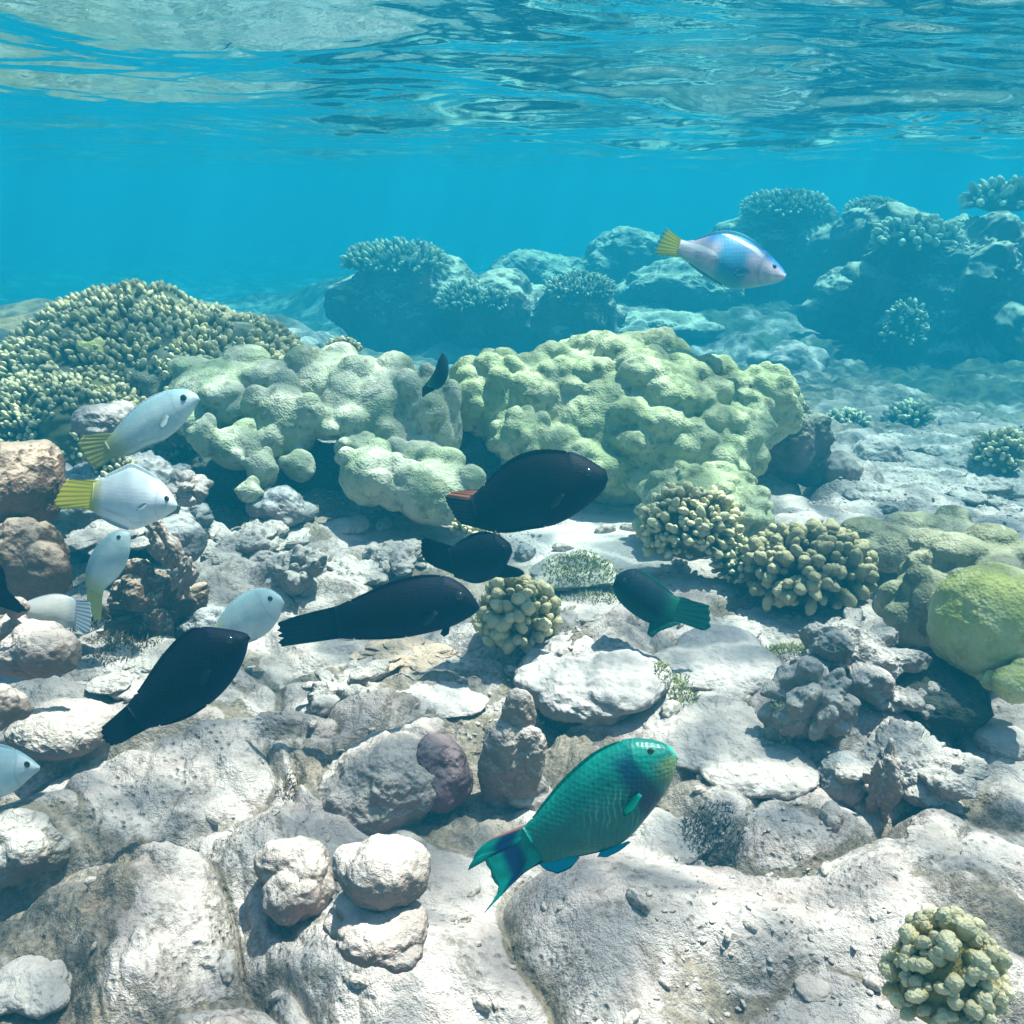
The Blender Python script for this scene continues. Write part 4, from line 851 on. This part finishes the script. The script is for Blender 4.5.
band = m.math('MULTIPLY', m.ramp(m.math('ADD', u, m.math('MULTIPLY', v, -0.03)), .19, .25), m.ramp(u, .40, .31))
col = m.mix(m.math('MULTIPLY', band, m.ramp(v, .95, .3)), col, (0.0, 0.035, 0.075))
col = m.mix(m.math('MULTIPLY', m.ramp(u, .20, .08), m.ramp(v, .2, -.5)), col, (0.13, 0.24, 0.10))
col = m.mix(m.ramp(u, .03, .0), col, (0.05, 0.36, 0.30))
col = gill(m, col, (0.0, 0.05, 0.06), .5); GRN = m.done(col, .42, scale_bump(m, 190, .5), .35)
GRNF = fin_mat('green_fin', (0.0, 0.10, 0.075), (0.0, 0.16, 0.12), (0.0, 0.03, 0.05)); GPF = fin_mat('green_pectoral', (0.0, 0.13, 0.10), (0.0, 0.17, 0.13)); BLUF = fin_mat('bright_blue_fin', (0.0, 0.30, 0.42), (0.0, 0.22, 0.36), (0.0, 0.03, 0.06))
m = NT('green_tail'); u = m.attr('u'); v = m.attr('v'); q = m.math('ABSOLUTE', m.math('SUBTRACT', v, .5))
col = m.mix(m.ramp(m.noise(60, 3), .35, .65), (0.0, 0.22, 0.18), (0.0, 0.34, 0.27))
col = m.mix(m.math('MULTIPLY', m.ramp(u, .25, .45), m.ramp(u, .8, .6)), col, (0.0, 0.03, 0.11))
col = m.mix(m.ramp(v, .12, .06), col, (0.35, 0.17, 0.16)); col = m.mix(m.ramp(v, .88, .94), col, (0.0, 0.02, 0.03))
GTL = m.done(col, .5, None, .2)
f = Fish('parrotfish', 'bright green blue fish with a swallow tail diving over the white floor in the foreground', 1.02, (677, 756), (531, 842),
    [(676.3, 753), (675, 750), (672.6, 747), (658.4, 740.5), (639.4, 737.5), (623.5, 739), (598, 748.5), (579, 763), (560, 781), (544.4, 800.5), (532, 818), (524, 826)],
    [(677, 760), (676, 768), (672.6, 780), (666, 792), (658.4, 803), (645.7, 819), (630, 838), (611, 850), (579, 856.6), (560, 861), (545, 863), (529, 865)], GRN, GRNF, 0.40, 0.08, dorsal=(.24, .93, .08), anal=(.6, .93, 0.03), eye=(0.12, 0.42, 0.022))
f.tail([(503, 833), (492, 838), (481, 845.6), (472, 858), (467.5, 871), (474, 860), (482.7, 853), (487.5, 867.7), (492, 878), (497, 886.7), (497, 894), (482, 916), (492, 905), (503, 890), (516, 876)], GTL, [(538, 819), (544, 862)])
f.grid('anal_fin', [(538, 861), (577, 856)], [(537, 862), (545, 870), (558, 874), (570, 869), (580, 857.5)], 20, BLUF)
f.pelvic([(600, 852), (628, 841)], [(597, 857), (607, 857.5), (620, 851), (631, 842)], BLUF); f.pect(.3, -.45, .17, -.35, .1, GPF)

# blue pink fish with a yellow tail, far right
m = NT('blue_pink_skin'); u = m.attr('u'); v = m.attr('v')
col = m.mix(m.ramp(m.noise(14, 3), .4, .6), (0.50, 0.42, 0.50), (0.75, 0.60, 0.66))
col = m.mix(m.math('MULTIPLY', m.ramp(u, .30, .42), m.ramp(u, .70, .58)), col, (0.05, 0.30, 0.50))
col = m.mix(m.math('MULTIPLY', m.ramp(v, .3, .9), m.ramp(u, .85, .7)), col, (0.02, 0.22, 0.55))
col = m.mix(m.math('MULTIPLY', m.ramp(v, -.4, -.8), .7), col, (0.05, 0.35, 0.45))
sk = m.n('TexWave', wave_type='BANDS', bands_direction='DIAGONAL'); sk.inputs['Scale'].default_value = 4; sk.inputs['Distortion'].default_value = 5; m.l(m.obj, sk.inputs['Vector'])
col = m.mix(m.math('MULTIPLY', m.ramp(sk.outputs['Fac'], .9, .99), m.math('MULTIPLY', m.ramp(v, -.1, .1), m.ramp(u, .2, .3))), col, (0.85, 0.85, 0.85))
col = gill(m, col, (0.1, 0.15, 0.3), .3); BPK = m.done(col, .5, scale_bump(m, 90, .3), .3); YELF = fin_mat('yellow_fin', (0.62, 0.58, 0.06), (0.45, 0.50, 0.08), (0.10, 0.42, 0.45)); BPF = fin_mat('pale_blue_fin', (0.05, 0.30, 0.42), (0.20, 0.42, 0.45))
f = Fish('parrotfish', 'blue and pink fish with a yellow tail swimming right over the hazy reef', 2.9, (786, 275), (679, 247),
    [(785.5, 273), (783, 268), (774, 258.6), (760.6, 245), (745, 234), (729, 229.5), (711.8, 232), (702, 236), (688, 242), (678, 238)],
    [(785.6, 278), (782, 281), (774, 284), (756.7, 287), (735, 290), (722, 286), (712, 281), (698, 272), (684.5, 260.5), (678, 255)], BPK, BPF, .38, .15, eye=(.12, .5, .022))
f.tail([(672, 232), (666, 227), (662, 233), (659, 239), (652, 252), (657, 254.7), (668, 256)], YELF, [(685, 242), (684, 258)]); f.pect(.32, -.2, .16, -.4)

# pale fish of the left pile
def pale(name, a, b, back=(0.30, 0.42, 0.46), tail=(0.55, 0.55, 0.25), t0=.85):
    m = NT(name); u = m.attr('u'); v = m.attr('v'); n = m.noise(18, 4, .6, .5)
    c = m.mix(m.ramp(n, .35, .68), a, b); c = m.mix(m.math('MULTIPLY', m.ramp(v, .35, .95), .7), c, back); c = m.mix(m.ramp(u, t0, 1.0), c, tail)
    c = gill(m, c, back, .3)
    return m.done(c, .5, scale_bump(m, 160, .15), .3, Alpha=0.78)
PW = pale('white_skin', (0.62, 0.68, 0.74), (0.76, 0.80, 0.83)); PW2 = pale('blue_white_skin', (0.46, 0.62, 0.66), (0.66, 0.76, 0.78), (0.20, 0.40, 0.46), (0.45, 0.48, 0.25), .7)
PG = pale('cream_skin', (0.50, 0.50, 0.47), (0.60, 0.60, 0.56), (0.55, 0.54, 0.5), (0.30, 0.34, 0.36), .8)
PWF = fin_mat('pale_fin', (0.45, 0.52, 0.55), (0.36, 0.44, 0.47)); YF2 = fin_mat('bright_yellow_fin', (0.58, 0.52, 0.05), (0.46, 0.42, 0.06)); YF3 = fin_mat('olive_yellow_fin', (0.42, 0.42, 0.14), (0.36, 0.35, 0.12)); GF = fin_mat('grey_fin', (0.20, 0.26, 0.32), (0.14, 0.18, 0.24))
GP = 'pale fish with light tails by the left pile'
f = Fish('pale_fish', 'bluish white fish with a greenish yellow tail pointing up right below the branching coral', 1.9, (199, 398), (108, 448),
    [(199, 396), (192, 391), (182, 388), (161.8, 391), (141.5, 401), (126, 415), (113.6, 431), (104, 442)], [(199, 401), (192, 414), (177, 431), (161.8, 442), (144, 448.5), (134, 455), (122, 457), (110, 456)], PW2, PWF, .38, .1, GP, dorsal=(.24, .9, .08), anal=(.5, .9, .08))
f.tail([(96, 434), (83, 436), (77, 443.5), (82, 453), (88, 464), (98.4, 468), (106, 460)], YF3); f.pect(.34, -.1, .16, -.6)
f = Fish('pale_fish', 'white fish with a bright yellow tail facing right over the pale stones', 1.72, (177, 505), (92, 496),
    [(177, 503), (174.5, 497), (167, 486.6), (154, 474), (141.5, 467), (131, 462), (122, 467), (111, 472), (98.4, 480), (90, 485)], [(177, 507), (175.8, 510), (161.8, 519), (141.5, 528), (129, 531), (113.6, 526), (98.4, 517), (90, 508)], PW, PWF, .38, .1, GP)
f.tail([(76, 480), (68, 478.5), (61.6, 486.6), (52.5, 504), (58, 508), (64, 509.5), (78, 506)], YF2); f.pect(.34, -.1, .16, -.6)
f = Fish('pale_fish', 'bluish white fish curving downwards with its yellow tail lowest', 1.68, (129, 533), (94, 592),
    [(127, 531), (118, 530), (108.5, 534.5), (95.8, 545), (87, 562.7), (84.5, 580), (86, 593)], [(131, 536), (130.5, 552), (125, 568), (116, 580.5), (108, 586), (103, 592)], PW2, PWF, .4, .1, GP, dorsal=(.24, .9, .06), anal=(.5, .9, .06))
f.tail([(87, 600), (90, 612), (95, 620), (101, 620), (102, 610), (102, 598)], YF3)
f = Fish('pale_fish', 'creamy white fish with a grey tail lying level at the left edge', 1.52, (12, 611), (76, 613),
    [(12, 609), (25, 602), (40, 596), (56, 593), (70, 596), (79, 602)], [(12, 613), (25, 620), (40, 626), (56, 628), (68, 628), (77, 627)], PG, PWF, .42, .1, GP, dorsal=(.24, .9, .06), anal=(.5, .9, .06))
f.tail([(84, 600), (90, 602), (92, 615), (90, 632), (84, 634), (79, 630)], GF)
f = Fish('pale_fish', "faint bluish fish over the sand just left of the long dark fish's ragged tail", 1.9, (283, 600), (214, 640),
    [(282, 597), (272, 589), (256, 588), (240, 594), (226, 607), (213, 628)], [(284, 604), (278, 622), (264, 637), (246, 644), (230, 645), (218, 646)], PW2, PWF, .36, .1, GP, dorsal=(.24, .9, .06), anal=(.5, .9, .06))
f.tail([(206, 632), (199, 636), (200, 644), (204, 654), (212, 654)], PWF)
f = Fish('pale_fish', 'pale greenish fish cut off by the left edge in the foreground', 1.15, (40, 768), (-60, 770),
    [(40, 766), (30, 757), (15, 748), (-5, 742), (-30, 748), (-60, 762)], [(40, 770), (30, 778), (15, 792), (-5, 800), (-30, 794), (-60, 780)], PW2, PWF, .36, 0, GP)
f.tail([(-75, 752), (-95, 745), (-90, 770), (-95, 795), (-75, 786)])
